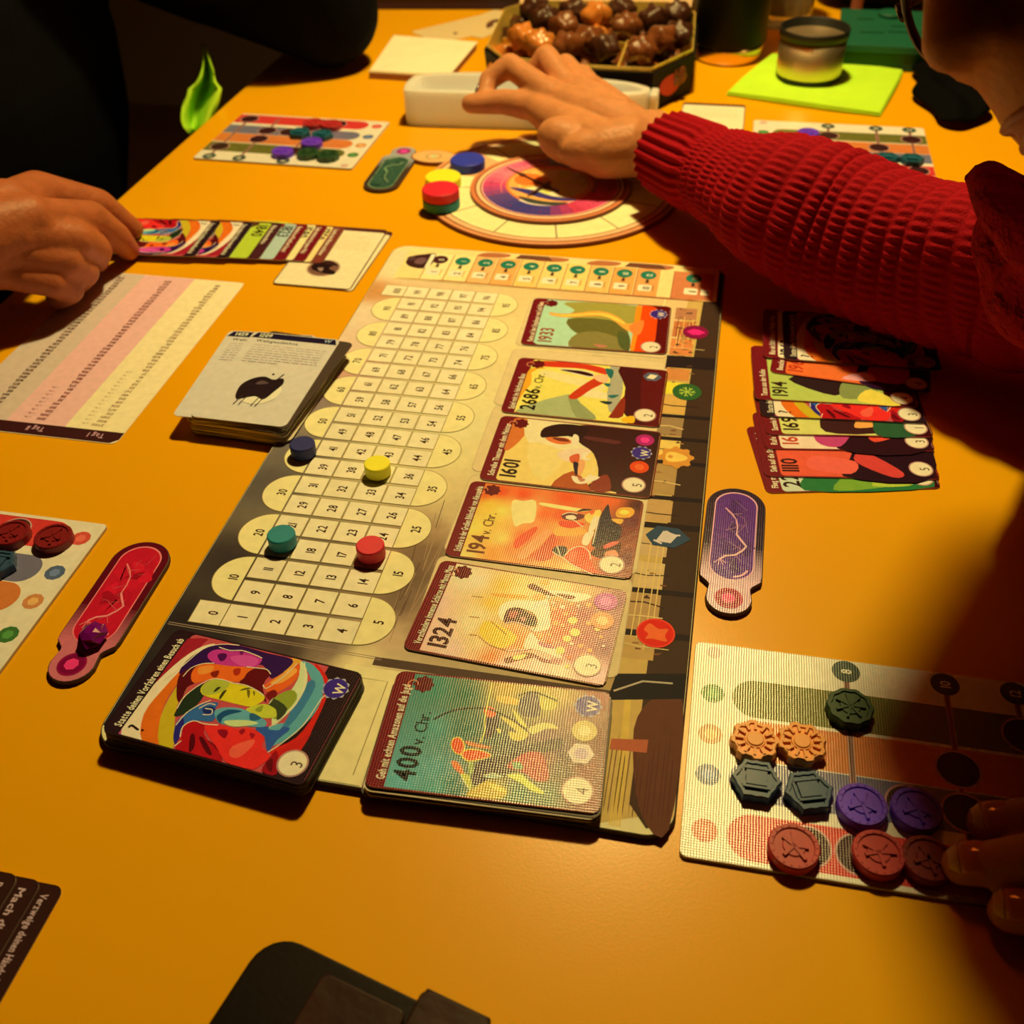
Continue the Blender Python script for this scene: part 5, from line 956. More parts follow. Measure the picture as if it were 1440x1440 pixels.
v, f = prism_vf([(-.192, .972), (.055, .998), (.040, 1.20), (-.205, 1.18)], 0, .05); part('box_base', v, f, 'box_purple', t, bevel=.001)
v, f = prism_vf([(-.194, .970), (.057, .996), (.042, 1.202), (-.207, 1.182)], .012, .054); part('box_lid', v, f, 'box_purple', t, bevel=.001)
t = thing('black_bag', 'black soft bag with tan strap behind the green box', 'bag', (.38, 1.06, 0))
bm = bmesh.new(); bmesh.ops.create_icosphere(bm, subdivisions=4, radius=1.0)
for vv in bm.verts:
    q = vv.co.copy(); s = lambda x: math.copysign(abs(x)**.55, x); vv.co = Vector((.375+.085*s(q.x)+.004*math.sin(9*q.z), 1.07+.07*s(q.y), .09+.0898*s(q.z)+(.01*math.sin(5*q.x) if q.z > .5 else 0)))
me = bpy.data.meshes.new('bag'); bm.to_mesh(me); bm.free(); V = [tuple(x.co) for x in me.vertices]; Fc = [tuple(p.vertices) for p in me.polygons]; part('bag_body', V, Fc, 'bag_black', t, smooth=True)
def tube_vf(path, r, n=10):
    P = [np.array(p, float) for p in path]; V = []; Fc = []; up = np.array([0, 0, 1.0])
    for i, p in enumerate(P):
        d = P[min(i+1, len(P)-1)]-P[max(i-1, 0)]; d = d/np.linalg.norm(d); s = np.cross(d, up); 
        if np.linalg.norm(s) < 1e-3: s = np.cross(d, np.array([1.0, 0, 0]))
        s /= np.linalg.norm(s); u = np.cross(s, d); rr = r[i] if hasattr(r, '__len__') else r
        for k in range(n): a = 2*math.pi*k/n; V.append(tuple(p+rr*(s*math.cos(a)+u*math.sin(a))))
    for i in range(len(P)-1):
        for k in range(n): j = (k+1) % n; Fc.append((i*n+k, i*n+j, (i+1)*n+j, (i+1)*n+k))
    Fc += [tuple(range(n-1, -1, -1)), tuple((len(P)-1)*n+k for k in range(n))]; return V, Fc
v, f = tube_vf(spline([(.335, .992, .006), (.337, .988, .06), (.352, .986, .12), (.375, 1.0, .18), (.40, 1.02, .2)], 6, False), .006); part('strap', v, f, 'bag_tan', t, smooth=True)
# low flattened black blob at the table edge by the green box
bm = bmesh.new(); bmesh.ops.create_icosphere(bm, subdivisions=4, radius=1.0)
for vv in bm.verts: q = vv.co; vv.co = Vector((.405+.030*q.x+.004*math.sin(8*q.y), .775+.085*q.y, (.008+.008*q.z)*(1+.2*math.sin(7*q.x+5*q.y))))
me = bpy.data.meshes.new('lump'); bm.to_mesh(me); bm.free(); V = [(x.co.x, x.co.y, max(x.co.z, .0003)) for x in me.vertices]; Fc = [tuple(p.vertices) for p in me.polygons]; tag(part('black_lump', V, Fc, 'bag_black', smooth=True), 'low black shape at the table edge by the green box', 'lump')
# ------------------------------------------------------------------ phone in a leather wallet case at the near edge
mat('leather_dark', (0.007, 0.003, 0.0025), .4, bump=.06, bscale=500, var=.3, spec=.2); mat('leather_brown', (0.030, 0.008, 0.005), .36, bump=.18, bscale=150, var=.6, scale=60, spec=.3); mat('clasp_metal', (0.5, 0.3, 0.2), .3, 1.0)
a0 = math.radians(-13.5); c0 = p2w(383, 1302, .011); ex = np.array([math.cos(a0), math.sin(a0)]); ey = np.array([-ex[1], ex[0]])
def ph(x, y): q = np.array(c0[:2])+ex*x/1000-ey*y/1000; return (q[0], q[1])
def prr(x0, x1, y0, y1, r): return [ph(x, y) for x, y in rrect(x1-x0, y1-y0, r, 6, (x0+x1)/2, (y0+y1)/2)][::-1]
t = thing('phone_case', 'phone in a worn dark leather wallet case at the near end of the table', 'phone', (c0[0]+.07, c0[1]-.05, 0))
v, f = prism_vf(prr(0, 158, 0, 82, 12), 0, .0045); part('back_cover', v, f, 'leather_dark', t, bevel=.001)
v, f = prism_vf(prr(1.5, 156, 2.5, 79, 10), .0045, .009); part('phone_body', v, f, 'cup_black', t, bevel=.001)
v, f = prism_vf(prr(0, 158, 1.0, 82, 12), .009, .0115); part('front_cover', v, f, 'leather_dark', t, bevel=.001)
v, f = prism_vf(prr(24, 54, 6, 70, 3), .0115, .0128); part('leather_panel', v, f, 'leather_brown', t, bevel=.0006)
v, f = prism_vf(prr(55, 79, -2.2, 40, 3), .0118, .0142); part('strap', v, f, 'leather_brown', t, bevel=.0008)
v, f = prism_vf(prr(56, 78, -2.6, -.4, .8), .002, .0138); part('strap_fold', v, f, 'leather_dark', t, bevel=.0004)
v, f = prism_vf(prr(82, 96, 6, 22, 3), .0115, .0132); part('clasp', v, f, 'clasp_metal', t, bevel=.0006)
# ------------------------------------------------------------------ people
def skin_mat(name, c):
    m = mat(name, c, .5, var=.22, scale=90, bump=.55, bscale=260, spec=.35); b = m.node_tree.nodes['Principled BSDF']
    b.inputs['Subsurface Weight'].default_value = .15; b.inputs['Subsurface Radius'].default_value = (.006, .002, .001); b.inputs['Subsurface Scale'].default_value = 1.0; return m
skin_mat('skin_woman', (0.56, 0.24, 0.11)); skin_mat('skin_man', (0.40, 0.12, 0.05))
mat('nail', (0.62, 0.24, 0.17), .12, var=.05, spec=.7); mat('nail_tip', (0.75, 0.55, 0.35), .15); mat('nail_violet', (0.10, 0.04, 0.12), .15)
mat('lips', (0.35, 0.08, 0.06), .4); mat('hair_brown', (0.030, 0.012, 0.008), .5, bump=.8, bscale=240); mat('eye_white', (0.6, 0.55, 0.5), .2); mat('iris', (0.05, 0.03, 0.02), .2)
mat('knit_red', (0.32, 0.004, 0.014), .85, var=.25, scale=500, bump=.5, bscale=900, spec=.1); mat('cloth_black', (0.003, 0.0032, 0.005), .8, var=.3, scale=40, bump=.2, bscale=300, spec=.06); mat('cloth_navy', (0.008, 0.009, 0.016), .85, var=.3, scale=40, spec=.1); mat('glasses_frame', (0.03, 0.012, 0.008), .25); mat('lens_glass', (0.95, 0.95, 0.9), .02, trans=1.0, var=0, ior=1.02)
def knit_body():
    m = mat('knit_red_body', (0.32, 0.004, 0.014), .85, var=.25, scale=500, spec=.1); nt = m.node_tree; tc = nt.nodes['Texture Coordinate']
    wv = nt.nodes.new('ShaderNodeTexWave'); wv.bands_direction = 'DIAGONAL'; wv.inputs['Scale'].default_value = 26; wv.inputs['Distortion'].default_value = 3.0; wv.inputs['Detail'].default_value = 3; wv.inputs['Detail Scale'].default_value = 6
    bp = nt.nodes.new('ShaderNodeBump'); bp.inputs['Strength'].default_value = 1.0; bp.inputs['Distance'].default_value = .003
    nt.links.new(tc.outputs['Object'], wv.inputs['Vector']); nt.links.new(wv.outputs['Fac'], bp.inputs['Height']); nt.links.new(bp.outputs['Normal'], nt.nodes['Principled BSDF'].inputs['Normal'])
knit_body()
def capsule(p0, r0, p1, r1, n=16, hn=5):
    p0 = np.array(p0, float); p1 = np.array(p1, float); d = p1-p0; L = np.linalg.norm(d); d = d/L if L > 1e-9 else np.array([0, 0, 1.0])
    s = np.cross(d, [0, 0, 1.0]); s = s if np.linalg.norm(s) > 1e-3 else np.cross(d, [1.0, 0, 0]); s = s/np.linalg.norm(s); u = np.cross(s, d)
    rings = [(-r0*math.sin(a), r0*math.cos(a)) for a in np.linspace(math.pi/2*.96, 0, hn)]+[(L+r1*math.sin(a), r1*math.cos(a)) for a in np.linspace(0, math.pi/2*.96, hn)]
    V = []; Fc = []
    for t_, r in rings:
        for k in range(n): a = 2*math.pi*k/n; V.append(tuple(p0+d*t_+r*(s*math.cos(a)-u*math.sin(a))))
    m = len(rings)
    for i in range(m-1):
        for k in range(n): j = (k+1) % n; Fc.append((i*n+k, (i+1)*n+k, (i+1)*n+j, i*n+j))
    Fc += [tuple(range(n)), tuple((m-1)*n+k for k in range(n-1, -1, -1))]
    Fc = [q[::-1] for q in Fc]
    return V, Fc
def ellip(c, ax, n=20):
    """ax: three axis vectors already scaled"""
    A3 = np.array(ax, float); V = []; Fc = []; m = n//2
    for i in range(1, m):
        p = math.pi*i/m
        for k in range(n): a = 2*math.pi*k/n; V.append(tuple(np.array(c)+A3.T @ np.array([math.sin(p)*math.cos(a), math.sin(p)*math.sin(a), math.cos(p)])))
    V += [tuple(np.array(c)+A3[2]), tuple(np.array(c)-A3[2])]; T = len(V)-2; B = len(V)-1
    for i in range(m-2):
        for k in range(n): j = (k+1) % n; Fc.append((i*n+k, (i+1)*n+k, (i+1)*n+j, i*n+j))
    for k in range(n): j = (k+1) % n; Fc.append((T, k, j)); Fc.append((B, (m-2)*n+j, (m-2)*n+k))
    if np.linalg.det(A3) < 0: Fc = [q[::-1] for q in Fc]
    return V, Fc
def chain(P, R): return [capsule(P[i], R[i], P[i+1], R[i+1]) for i in range(len(P)-1)]
def blob(prims, voxel, smooth=6, fac=.5):
    V, Fc = merge(*prims); me = bpy.data.meshes.new('tmp'); me.from_pydata(V, [], Fc); me.update()
    o = bpy.data.objects.new('tmp', me); COL.objects.link(o)
    m = o.modifiers.new('r', 'REMESH'); m.mode = 'VOXEL'; m.voxel_size = voxel
    s = o.modifiers.new('s', 'SMOOTH'); s.factor = fac; s.iterations = smooth
    bpy.context.view_layer.update(); e = o.evaluated_get(bpy.context.evaluated_depsgraph_get()); r = e.to_mesh()
    nv = len(r.vertices); co = np.empty(nv*3); r.vertices.foreach_get('co', co); Vn = [tuple(p) for p in co.reshape(-1, 3)]; Fn = [tuple(p.vertices) for p in r.polygons]
    e.to_mesh_clear(); bpy.data.objects.remove(o); bpy.data.meshes.remove(me)
    return Vn, Fn
def loft(path, radii, nu, nv, disp=None, squash=1.0, cap=True, inner=.0):
    """tube along a smooth path; disp(s, theta) pushes the surface out"""
    P = spline(path, nu, False); R = [float(x[0]) for x in spline([(r,) for r in radii], nu, False)]
    m = len(P); V = []; Fc = []; L = [0.0]
    for i in range(1, m): L.append(L[-1]+np.linalg.norm(P[i]-P[i-1]))
    ref = np.array([0, 0, 1.0])
    for i in range(m):
        d = P[min(i+1, m-1)]-P[max(i-1, 0)]; d = d/np.linalg.norm(d); s = np.cross(d, ref); s /= np.linalg.norm(s); u = np.cross(s, d)
        for k in range(nv):
            a = 2*math.pi*k/nv; r = R[i]+(disp(L[i], a, R[i]) if disp else 0); V.append(tuple(P[i]+r*(s*math.cos(a)+u*squash*math.sin(a))))
    for i in range(m-1):
        for k in range(nv): j = (k+1) % nv; Fc.append((i*nv+k, i*nv+j, (i+1)*nv+j, (i+1)*nv+k))
    if inner:                                # hem folded inward at the start
        b = len(V); c = P[0]+(P[1]-P[0])*0
        for rr, off in ((.93, .0), (.86, .006), (.80, .02)):
            for k in range(nv): q = np.array(V[k]); V.append(tuple(c+(q-c)*rr+(P[4]-P[0])/np.linalg.norm(P[4]-P[0])*off))
        for l in range(3):
            s0 = 0 if l == 0 else b+(l-1)*nv; s1 = b+l*nv
            for k in range(nv): j = (k+1) % nv; Fc.append((s1+k, s1+j, s0+j, s0+k))
    if cap: Fc.append(tuple((m-1)*nv+k for k in range(nv)))
    return V, Fc
def flatnail(tipc, d, nrm, w, l, m, parent, tipm=None):
    """curved nail plate: d points to the fingertip, nrm away from the finger"""
    d = np.array(d)/np.linalg.norm(d); nrm = np.array(nrm)-d*np.dot(nrm, d); nrm /= np.linalg.norm(nrm); s = np.cross(d, nrm)
    def grid(a0, a1, lift):
        V = []; Fc = []; nu, nv = 6, 8
        for i in range(nu+1):
            tt = a0+(a1-a0)*i/nu; wd = w*(1-.35*max(0, abs(tt*2-1)-.55)/.45)
            for k in range(nv+1):
                e = -1+2*k/nv; ct = .5*l*0
                V.append(tuple(np.array(tipc)+d*l*(tt-.5)+s*wd/2*math.sin(e*1.15)/math.sin(1.15)+nrm*(lift+w*.32*(math.cos(e*1.15)-1)-w*.06*(tt*2-1)**2)))
        for i in range(nu):
            for k in range(nv): q = i*(nv+1)+k; Fc.append((q, q+nv+1, q+nv+2, q+1))
        return V, Fc
    v, f = grid(0, .82, .0006); o = part('fingernail', v, f, m, parent, smooth=True); o.modifiers.new('t', 'SOLIDIFY').thickness = .0008
    v, f = grid(.82, 1.08, .0007); o = part('fingernail_tip', v, f, tipm or m, parent, smooth=True); o.modifiers.new('t', 'SOLIDIFY').thickness = .0008
def head_prims(H, f, u, s):
    E = lambda a, b, c: np.array(H)+f*a+u*b+s*c
    pr = [ellip(E(-.012, .035, 0), (f*.098, s*.076, u*.088)), ellip(E(.030, -.035, 0), (f*.062, s*.056, u*.078)), ellip(E(.058, -.092, 0), (f*.026, s*.028, u*.022)), ellip(E(.020, -.07, 0), (f*.06, s*.052, u*.04))]
    pr += chain([E(.086, .012, 0), E(.098, -.018, 0), E(.106, -.036, 0)], [.008, .0085, .0095]); pr += [ellip(E(.095, -.040, c), (f*.010, s*.008, u*.0075)) for c in (-.009, .009)]
    pr += [ellip(E(.084, -.064, 0), (f*.012, s*.022, u*.0075)), ellip(E(.082, -.074, 0), (f*.011, s*.02, u*.0075)), ellip(E(.083, -.052, 0), (f*.015, s*.022, u*.018)), ellip(E(.072, -.086, 0), (f*.016, s*.022, u*.016))]
    pr += [capsule(E(.078, .024, -.042), .009, E(.084, .022, -.008), .008), capsule(E(.078, .024, .042), .009, E(.084, .022, .008), .008)]
    pr += [ellip(E(-.01, -.012, c), (f*.016, s*.008, u*.03)) for c in (-.076, .076)]
    pr += [ellip(E(.066, -.060, 0), (f*.026, s*.034, u*.034))]
    pr += [ellip(E(.06, -.03, c), (f*.02, s*.02, u*.022)) for c in (-.034, .034)]
    return pr, E
# ---------------------------------------------------------------- woman in the red sweater
W0 = thing('person', 'person in a chunky red knit sweater and glasses reaching across the table', 'person', (.52, .2, -.3))
nose = dep(1303, 80, .312); exc, eyc, ezc = RW[0], RW[1], RW[2]
fw = -.905*exc-.42*eyc+.08*ezc; fw /= np.linalg.norm(fw); upv = -.42*exc+.905*eyc; upv -= fw*np.dot(upv, fw); upv /= np.linalg.norm(upv); sd = np.cross(upv, fw)
HC = nose-fw*.115+upv*.036
hp, HE = head_prims(HC, fw, upv, sd)
neckb = np.array([.525, .21, .16])
hp += chain([HE(-.02, -.05, 0), (HE(-.03, -.10, 0)+neckb)/2, neckb], [.05, .05, .055])
torso = [ellip((.565, .20, .02), ((.085, 0, .02), (0, .155, 0), (-.02, 0, .16))), ellip((.58, .20, -.18), ((.10, 0, 0), (0, .15, 0), (0, 0, .17)))]
body_v, body_f = blob(hp+torso, .0035, 8)
# right hand: index finger and thumb closing on a piece above the tray
def J(u, v, d): return dep(u, v, d+max(.12-(u-660)*.080/285, 0) if u < 1060 else d)
wr = J(915, 203, .688)
idx = [J(778, 136, .690), J(717, 92, .694), J(688, 112, .690), J(681, 134, .684)]
mid = [J(797, 122, .706), J(768, 80, .712), J(752, 102, .716), J(757, 124, .716)]
rng = [J(816, 118, .722), J(795, 92, .734), J(776, 112, .738), J(782, 132, .734)]
pky = [J(832, 124, .736), J(820, 104, .748), J(803, 120, .752), J(806, 136, .748)]
cmc = J(850, 212, .668); thp = [J(802, 182, .676), J(752, 150, .690), J(708, 143, .686), J(662, 146, .678)]
hand = chain(idx, [.0108, .0094, .0080, .0068])+chain(mid, [.0108, .0096, .0084, .0072])+chain(rng, [.0102, .0092, .0080, .0068])+chain(pky, [.0092, .0078, .0070, .0060])
hand += chain([cmc]+thp, [.0195, .0160, .0114, .0097, .0076])
back = [J(905, 198, .690), J(900, 196, .700), J(900, 196, .706), J(898, 200, .712)]
for b, k, r in zip(back, (idx, mid, rng, pky), (.0180, .0175, .0165, .0155)): hand += chain([b, (b+k[0])/2-upv*0, k[0]], [.020, r, .0105])
hand += [ellip(J(835, 178, .690), (exc*.030, eyc*.018, ezc*.018)), ellip(J(798, 199, .662), (exc*.023-eyc*.005, eyc*.0170, ezc*.017)), ellip(J(840, 212, .664), (exc*.029, eyc*.0155, ezc*.017))]
hand += chain([cmc, wr], [.020, .023])
hand += chain([wr, J(941, 215, .672), J(990, 238, .652), J(1046, 262, .628), J(1105, 292, .606), J(1190, 326, .586)], [.0245, .0215, .0180, .018, .022, .026])
# tendons and knuckles on the back of the hand
for b, k, d in zip(back, (idx, mid, rng), (.690, .702, .712)):
    tb = (b+k[0])/2+upv*.0; hand += [ellip(k[0]+eyc*.004, (exc*.0085, eyc*.007, ezc*.009))]
nd_ = eyc*.88+ezc*.45; nd_ /= np.linalg.norm(nd_)
for b, k in zip(back[:3], (idx, mid, rng)): hand += chain([k[0]+nd_*.0075, k[0]*.6+b*.4+nd_*.0150, k[0]*.2+b*.8+nd_*.0185], [.0040, .0032, .0030])
hv, hf = blob(hand, .0017, 4)
# left hand resting on the mat
def Z(u, v, z): return p2w(u, v, z)
lf = {'index': [(.404, .030, .026), (.366, .0265, .023), (.345, .0245, .013), (.3315, .0235, .0085)], 'middle': [(.402, .009, .028), (.358, .0075, .025), (.336, .0062, .014), (.3215, .0055, .0085)],
      'ring': [(.404, -.012, .026), (.368, -.0115, .023), (.348, -.0098, .013), (.334, -.0088, .0085)], 'pinky': [(.410, -.032, .021), (.382, -.034, .018), (.364, -.033, .011), (.352, -.032, .007)]}
lhand = []
for k, P in lf.items():
    sc_ = {'index': .95, 'middle': 1.0, 'ring': .95, 'pinky': .82}[k]; P = [np.array(q) for q in P]
    lhand += chain(P, [.0105*sc_, .0096*sc_, .0084*sc_, .0068*sc_]); lhand += chain([np.array((.462, .002+.4*(P[0][1]), .034)), P[0]], [.018, .0115*sc_])
lhand += chain([np.array((.455, .016, .028)), np.array((.425, .048, .022)), np.array((.398, .060, .015)), np.array((.375, .062, .009))], [.017, .0125, .0105, .0075])
lhand += chain([np.array((.462, .002, .034)), np.array((.52, .01, .05)), np.array((.56, .03, .07))], [.024, .027, .032])
lv, lf_ = blob(lhand, .0017, 5)
V, Fc = merge((body_v, body_f), (hv, hf), (lv, lf_))
wb = part('body', V, Fc, 'skin_woman', W0, smooth=True)
flatnail(idx[3]+(idx[2]-idx[3])*.25-exc*.0066+eyc*.0008, idx[3]-idx[2], -exc*1.0+eyc*.2, .0088, .011, 'nail_violet', wb)
for k in ('index', 'middle', 'ring', 'pinky'):
    P = [np.array(q) for q in lf[k]]; d = P[3]-P[2]; sc_ = {'index': .95, 'middle': 1.0, 'ring': .95, 'pinky': .82}[k]
    flatnail(P[3]+np.array([0.0015, 0, .0068*sc_]), d, (-.35, -.1, 1), .0108*sc_, .0125, 'nail', wb, 'nail_tip')
for c in (-.030, .030):
    v, f = ellip(HE(.072, .0, c), (fw*.012, sd*.0125, upv*.0125), 16); o = part('eye', v, f, 'eye_white', wb, smooth=True)
    v, f = ellip(HE(.0805, -.002, c), (fw*.0045, sd*.006, upv*.006), 12); part('iris', v, f, 'iris', wb, smooth=True)
v, f = blob([ellip(HE(.0890, -.065, 0), (fw*.0085, sd*.018, upv*.0045)), ellip(HE(.0868, -.0735, 0), (fw*.0085, sd*.016, upv*.005))], .0015, 3); part('lips', v, f, 'lips', wb, smooth=True)
# hair: cap over the skull with strands gathered behind
hair = [ellip(HE(-.022, .050, 0), (fw*.098, sd*.086, upv*.088)), ellip(HE(-.065, -.01, 0), (fw*.06, sd*.078, upv*.09))]
for k in range(9): q = -.07+.14*k/8; hair += chain([HE(.052, .10, q*.5), HE(-.02, .142, q), HE(-.09, .09, q*1.1), HE(-.115, -.02, q), HE(-.10, -.12, q*.9)], [.012, .014, .016, .018, .012])
hv2, hf2 = blob(hair, .005, 4); part('hair', hv2, hf2, 'hair_brown', W0, smooth=True)
# red sweater: knit sleeve with ribbed cuff
sp = [J(941, 215, .672), J(990, 238, .652), J(1046, 262, .628), J(1105, 292, .606), J(1190, 326, .586), J(1290, 354, .558), J(1400, 378, .53), J(1520, 392, .515), np.array([.50, .33, .11])]
sr = [.0285, .0300, .0320, .0380, .0425, .0440, .0455, .050, .070]
def knit(L, a, R):
    c = min(max((L-.050)/.012, 0), 1)
    rib = .0011*math.cos(a*27)
    row = L*2*math.pi/.0125+3.2*math.cos(a-.6)       # chunky rows wrapped round the sleeve, slanting
    st = .0024*(abs(math.cos(row/2))**.6-.6)+.0006*math.cos(a*58+(2 if math.cos(row/2) > 0 else 0))*abs(math.cos(row/2))
    fold = .0035*math.sin(L*42+2*math.cos(a-1))*max(0, math.sin(a+.3))+.003*math.sin(3*a+L*20)
    fold *= min(max((L-.065)/.05, 0), 1)
    pull = -.004*math.exp(-((L-.058)/.008)**2)
    return rib*(1-c)+(st+fold)*c+pull
v, f = loft(sp, sr, 44, 300, knit, .97, True, .001); part('sleeve', v, f, 'knit_red', W0, smooth=True)
sw = [ellip((.565, .20, .02), ((.098, 0, .02), (0, .172, 0), (-.02, 0, .165))), ellip((.58, .20, -.18), ((.112, 0, 0), (0, .162, 0), (0, 0, .18)))]
sw += chain([np.array((.52, .33, .12)), np.array((.50, .31, .11))], [.075, .06])
sw += chain([np.array((.53, .06, .11)), np.array((.60, .0, .075)), np.array((.58, .005, .06)), np.array((.51, .008, .048)), np.array((.485, .006, .044))], [.07, .06, .05, .038, .034])
sw += chain([neckb, neckb+np.array([-.01, 0, .012])], [.066, .064])
# rolled collar pushed up under the chin, and the front of the shoulder below it
sw += chain([dep(1384, 250, .405), dep(1420, 292, .392), dep(1470, 325, .39), dep(1560, 330, .42)], [.0085, .013, .018, .03])+chain([dep(1440, 335, .43), dep(1500, 390, .43), dep(1580, 400, .45)], [.022, .035, .05])
sv, sf = blob(sw, .004, 8)
sv = [(x, y, z) for x, y, z in sv]
o = part('sweater', sv, sf, 'knit_red_body', W0, smooth=True)
# legs of the seated woman, under the table
leg = chain([np.array((.60, .28, -.27)), np.array((.24, .28, -.25)), np.array((.22, .29, -.66)), np.array((.14, .29, -.70))], [.085, .06, .045, .035])+chain([np.array((.60, .12, -.27)), np.array((.24, .12, -.25)), np.array((.22, .11, -.66)), np.array((.14, .11, -.70))], [.085, .06, .045, .035])
v, f = blob(leg, .008, 6); part('trousers', v, f, 'cloth_navy', W0, smooth=True)
# glasses: two rims, bridge and temples
gl = thing('eyeglasses', 'dark rimmed eyeglasses low on the nose of the leaning person', 'glasses', tuple(HE(.1, -.01, 0)))
for c in (-.030, .030):
    ring = [HE(.090-.010*abs(c+.022*math.cos(q))/.05, -.014+.0195*math.sin(q), c+.0235*math.cos(q)) for q in np.linspace(0, 2*math.pi, 33)]
    v, f = tube_vf(ring, .0017, 8); rim = part('rim', v, f, 'glasses_frame', gl, smooth=True)
    part('lens', [tuple(p) for p in ring[:-1]]+[tuple(np.array(p)-fw*.0012) for p in ring[:-1]], [tuple(range(32)), tuple(range(63, 31, -1))], 'lens_glass', rim)
    sg = 1 if c > 0 else -1
    v, f = tube_vf([HE(.080, -.006, sg*.054), HE(.072, .002, sg*.066), HE(.03, .006, sg*.077), HE(-.02, .002, sg*.080), HE(-.035, -.015, sg*.080)], .0018, 8); part('temple', v, f, 'glasses_frame', gl, smooth=True)
v, f = tube_vf([HE(.089, -.010, -.007), HE(.108, -.006, 0), HE(.089, -.010, .007)], .0017, 8); part('bridge', v, f, 'glasses_frame', gl, smooth=True)
# ---------------------------------------------------------------- man in dark clothes on the left
M0 = thing('person', 'person in black clothes at the left side holding a row of cards', 'person', (-.42, .55, -.3))
fm = np.array([.93, -.1, -.35]); fm /= np.linalg.norm(fm); um = np.array([.35, 0, .93]); um -= fm*np.dot(um, fm); um /= np.linalg.norm(um); sm_ = np.cross(um, fm)
HM = np.array([-.30, .56, .40]); mp, ME = head_prims(HM, fm, um, sm_)
mp += chain([ME(-.02, -.05, 0), np.array([-.38, .56, .24])], [.055, .06])+[ellip((-.42, .56, .05), ((.09, 0, 0), (0, .17, 0), (0, 0, .2))), ellip((-.44, .56, -.2), ((.11, 0, 0), (0, .16, 0), (0, 0, .16)))]
mv, mf = blob(mp, .005, 7)
def Q(u, v, z): return p2w(u, v, z)
rh = []
fing = [([Q(8, 296, .066), Q(52, 270, .060), Q(138, 288, .038), Q(186, 322, .012)], [.0165, .0135, .0108, .0078]),
        ([Q(40, 306, .066), Q(128, 306, .046), Q(163, 332, .024), Q(180, 351, .0085)], [.0125, .0108, .0095, .0078]),
        ([Q(20, 326, .062), Q(108, 336, .046), Q(136, 352, .027), Q(134, 366, .014)], [.0125, .0112, .0098, .0086]),
        ([Q(4, 350, .054), Q(92, 366, .038), Q(118, 382, .022), Q(108, 396, .012)], [.0120, .0108, .0096, .0084]),
        ([Q(-8, 378, .044), Q(74, 396, .029), Q(98, 408, .017), Q(82, 418, .010)], [.0112, .0098, .0088, .0078])]
wm = Q(-90, 345, .066)
for P, R in fing: rh += chain(P, R); rh += chain([wm, P[0]], [.026, R[0]*1.15])
rh += [ellip(Q(20, 345, .045), (np.array([.03, 0, 0]), np.array([0, .028, 0]), np.array([0, 0, .018])))]
rh += chain([wm, np.array((-.34, .31, .07)), np.array((-.44, .36, .08))], [.028, .034, .042])
rv, rf = blob(rh, .0018, 3)
# left hand near the chin, only its edge shows at the top of the frame
lw = np.array((-.215, .735, .262)); lm = chain([np.array((-.17, .765, .07)), np.array((-.205, .745, .19)), lw], [.024, .026, .026])
for k in range(4): b = lw+np.array([-.01, -.03+.018*k, .03]); lm += chain([lw, b+np.array([0, 0, .03]), b+np.array([-.02, 0, .055]), b+np.array([-.045, 0, .05])], [.024, .0115, .0098, .008])
lm += chain([lw, lw+np.array([.02, -.03, .03]), lw+np.array([.005, -.045, .06])], [.02, .012, .009])
lv2, lf2 = blob(lm, .0025, 3)
V, Fc = merge((mv, mf), (rv, rf), (lv2, lf2)); mb = part('body', V, Fc, 'skin_man', M0, smooth=True)
P = fing[1][0]; flatnail(P[3]+np.array([.001, .002, .0072]), P[3]-P[2], (.4, .2, 1), .0105, .012, 'nail', mb)
hair = [ellip(HM+fm*-.03+um*.05, (fm*.09, sm_*.085, um*.085))]; v, f = blob(hair, .006, 3); part('hair', v, f, 'hair_brown', M0, smooth=True)
for c in (-.03, .03): v, f = ellip(ME(.072, 0, c), (fm*.012, sm_*.0125, um*.0125), 16); part('eye', v, f, 'eye_white', mb, smooth=True)
sw = [ellip((-.42, .56, .05), ((.105, 0, 0), (0, .20, 0), (0, 0, .225))), ellip((-.44, .56, -.2), ((.125, 0, 0), (0, .18, 0), (0, 0, .20)))]
sw += chain([np.array((-.40, .40, .19)), np.array((-.43, .33, .08)), np.array((-.36, .305, .072)), np.array((-.292, .292, .070))], [.075, .058, .05, .04])
sw += chain([np.array((-.38, .72, .19)), np.array((-.27, .79, .11)), np.array((-.172, .782, .052)), np.array((-.185, .762, .10)), np.array((-.205, .745, .19)), np.array((-.213, .737, .240))], [.09, .08, .052, .05, .044, .038])
sw += chain([np.array((-.33, .62, .22)), np.array((-.26, .74, .14))], [.09, .075])
sv, sf = blob(sw, .005, 6); part('jumper', sv, sf, 'cloth_black', M0, smooth=True)
leg = chain([np.array((-.44, .64, -.29)), np.array((-.06, .68, -.26)), np.array((-.04, .68, -.66)), np.array((.04, .68, -.70))], [.09, .065, .05, .036])+chain([np.array((-.44, .46, -.29)), np.array((-.08, .44, -.26)), np.array((-.06, .44, -.66)), np.array((.02, .44, -.70))], [.09, .065, .05, .036])
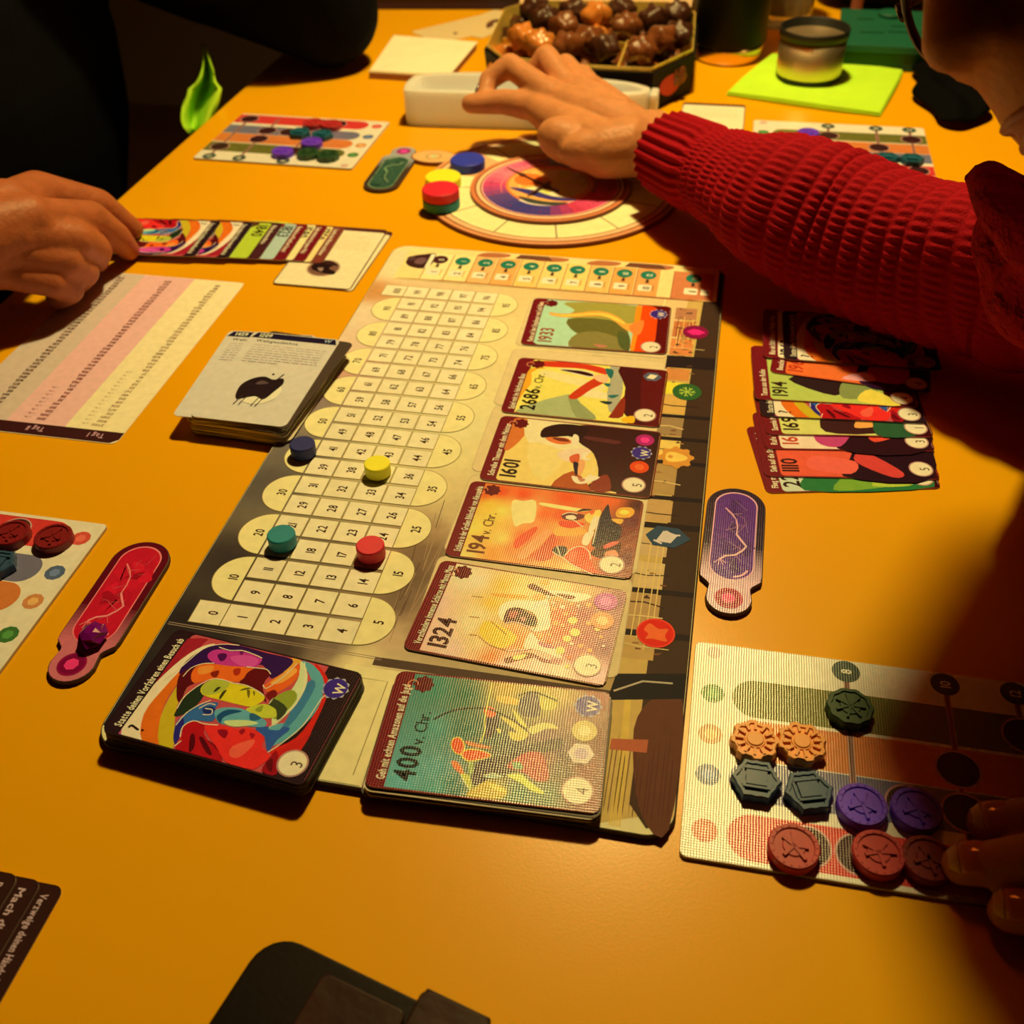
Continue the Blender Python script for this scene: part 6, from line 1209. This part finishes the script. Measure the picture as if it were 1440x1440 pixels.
v, f = blob(leg, .008, 6); part('trousers', v, f, 'cloth_navy', M0, smooth=True)
# lime napkin tucked over the lap, showing past the table edge
c = p2w(283, 128, -.08)
V = []; nx, ny = 10, 14
shape = [(0, .45), (.18, .5), (.35, .6), (.55, .85), (.75, 1.0), (.9, .95), (1, .6)]
for i in range(ny+1):
    tt = i/ny; wd = np.interp(tt, [a for a, b in shape], [b for a, b in shape])
    wd = np.interp(tt, [0, .2, .42, .5, .7, .9, 1], [.05, .22, .55, .95, 1.0, .85, .5])
    for j in range(nx+1):
        e = -1+2*j/nx; q = dep(284+e*wd*26+6*math.sin(tt*5), 62+tt*125, .93+.02*math.sin(e*4+tt*3)); V.append(tuple(q))
Fc = [(i*(nx+1)+j, (i+1)*(nx+1)+j, (i+1)*(nx+1)+j+1, i*(nx+1)+j+1) for i in range(ny) for j in range(nx)]
o = part('napkin', V, Fc, 'lime_paper', None, smooth=True); o.modifiers.new('t', 'SOLIDIFY').thickness = .001
tag(o, 'lime green napkin hanging past the table edge beside the black jumper', 'napkin')
# chairs
mat('chair_wood', (0.12, 0.05, 0.02), .5)
for cx, cy, s, lab in ((.62, .20, 1, 'brown wooden chair under the person in red'), (-.46, .56, -1, 'brown wooden chair under the person in black')):
    t = thing('dining_chair', lab, 'chair', (cx, cy, -.74))
    v, f = box_vf(cx-.21, cx+.21, cy-.21, cy+.21, -.40, -.365); part('seat', v, f, 'chair_wood', t, bevel=.006)
    for ax in (-.18, .18):
        for ay in (-.18, .18): v, f = lathe_vf([(.014, -.74), (.02, -.40)], 12, (cx+ax, cy+ay, 0)); part('leg', v, f, 'chair_wood', t, smooth=True)
    for k in range(5): v, f = box_vf(cx+s*.19-.012, cx+s*.19+.012, cy-.18+.083*k, cy-.15+.083*k, -.365, .10); part('back_slat', v, f, 'chair_wood', t, bevel=.003)
    v, f = box_vf(cx+s*.19-.015, cx+s*.19+.015, cy-.2, cy+.21, .10, .16); part('top_rail', v, f, 'chair_wood', t, bevel=.005)
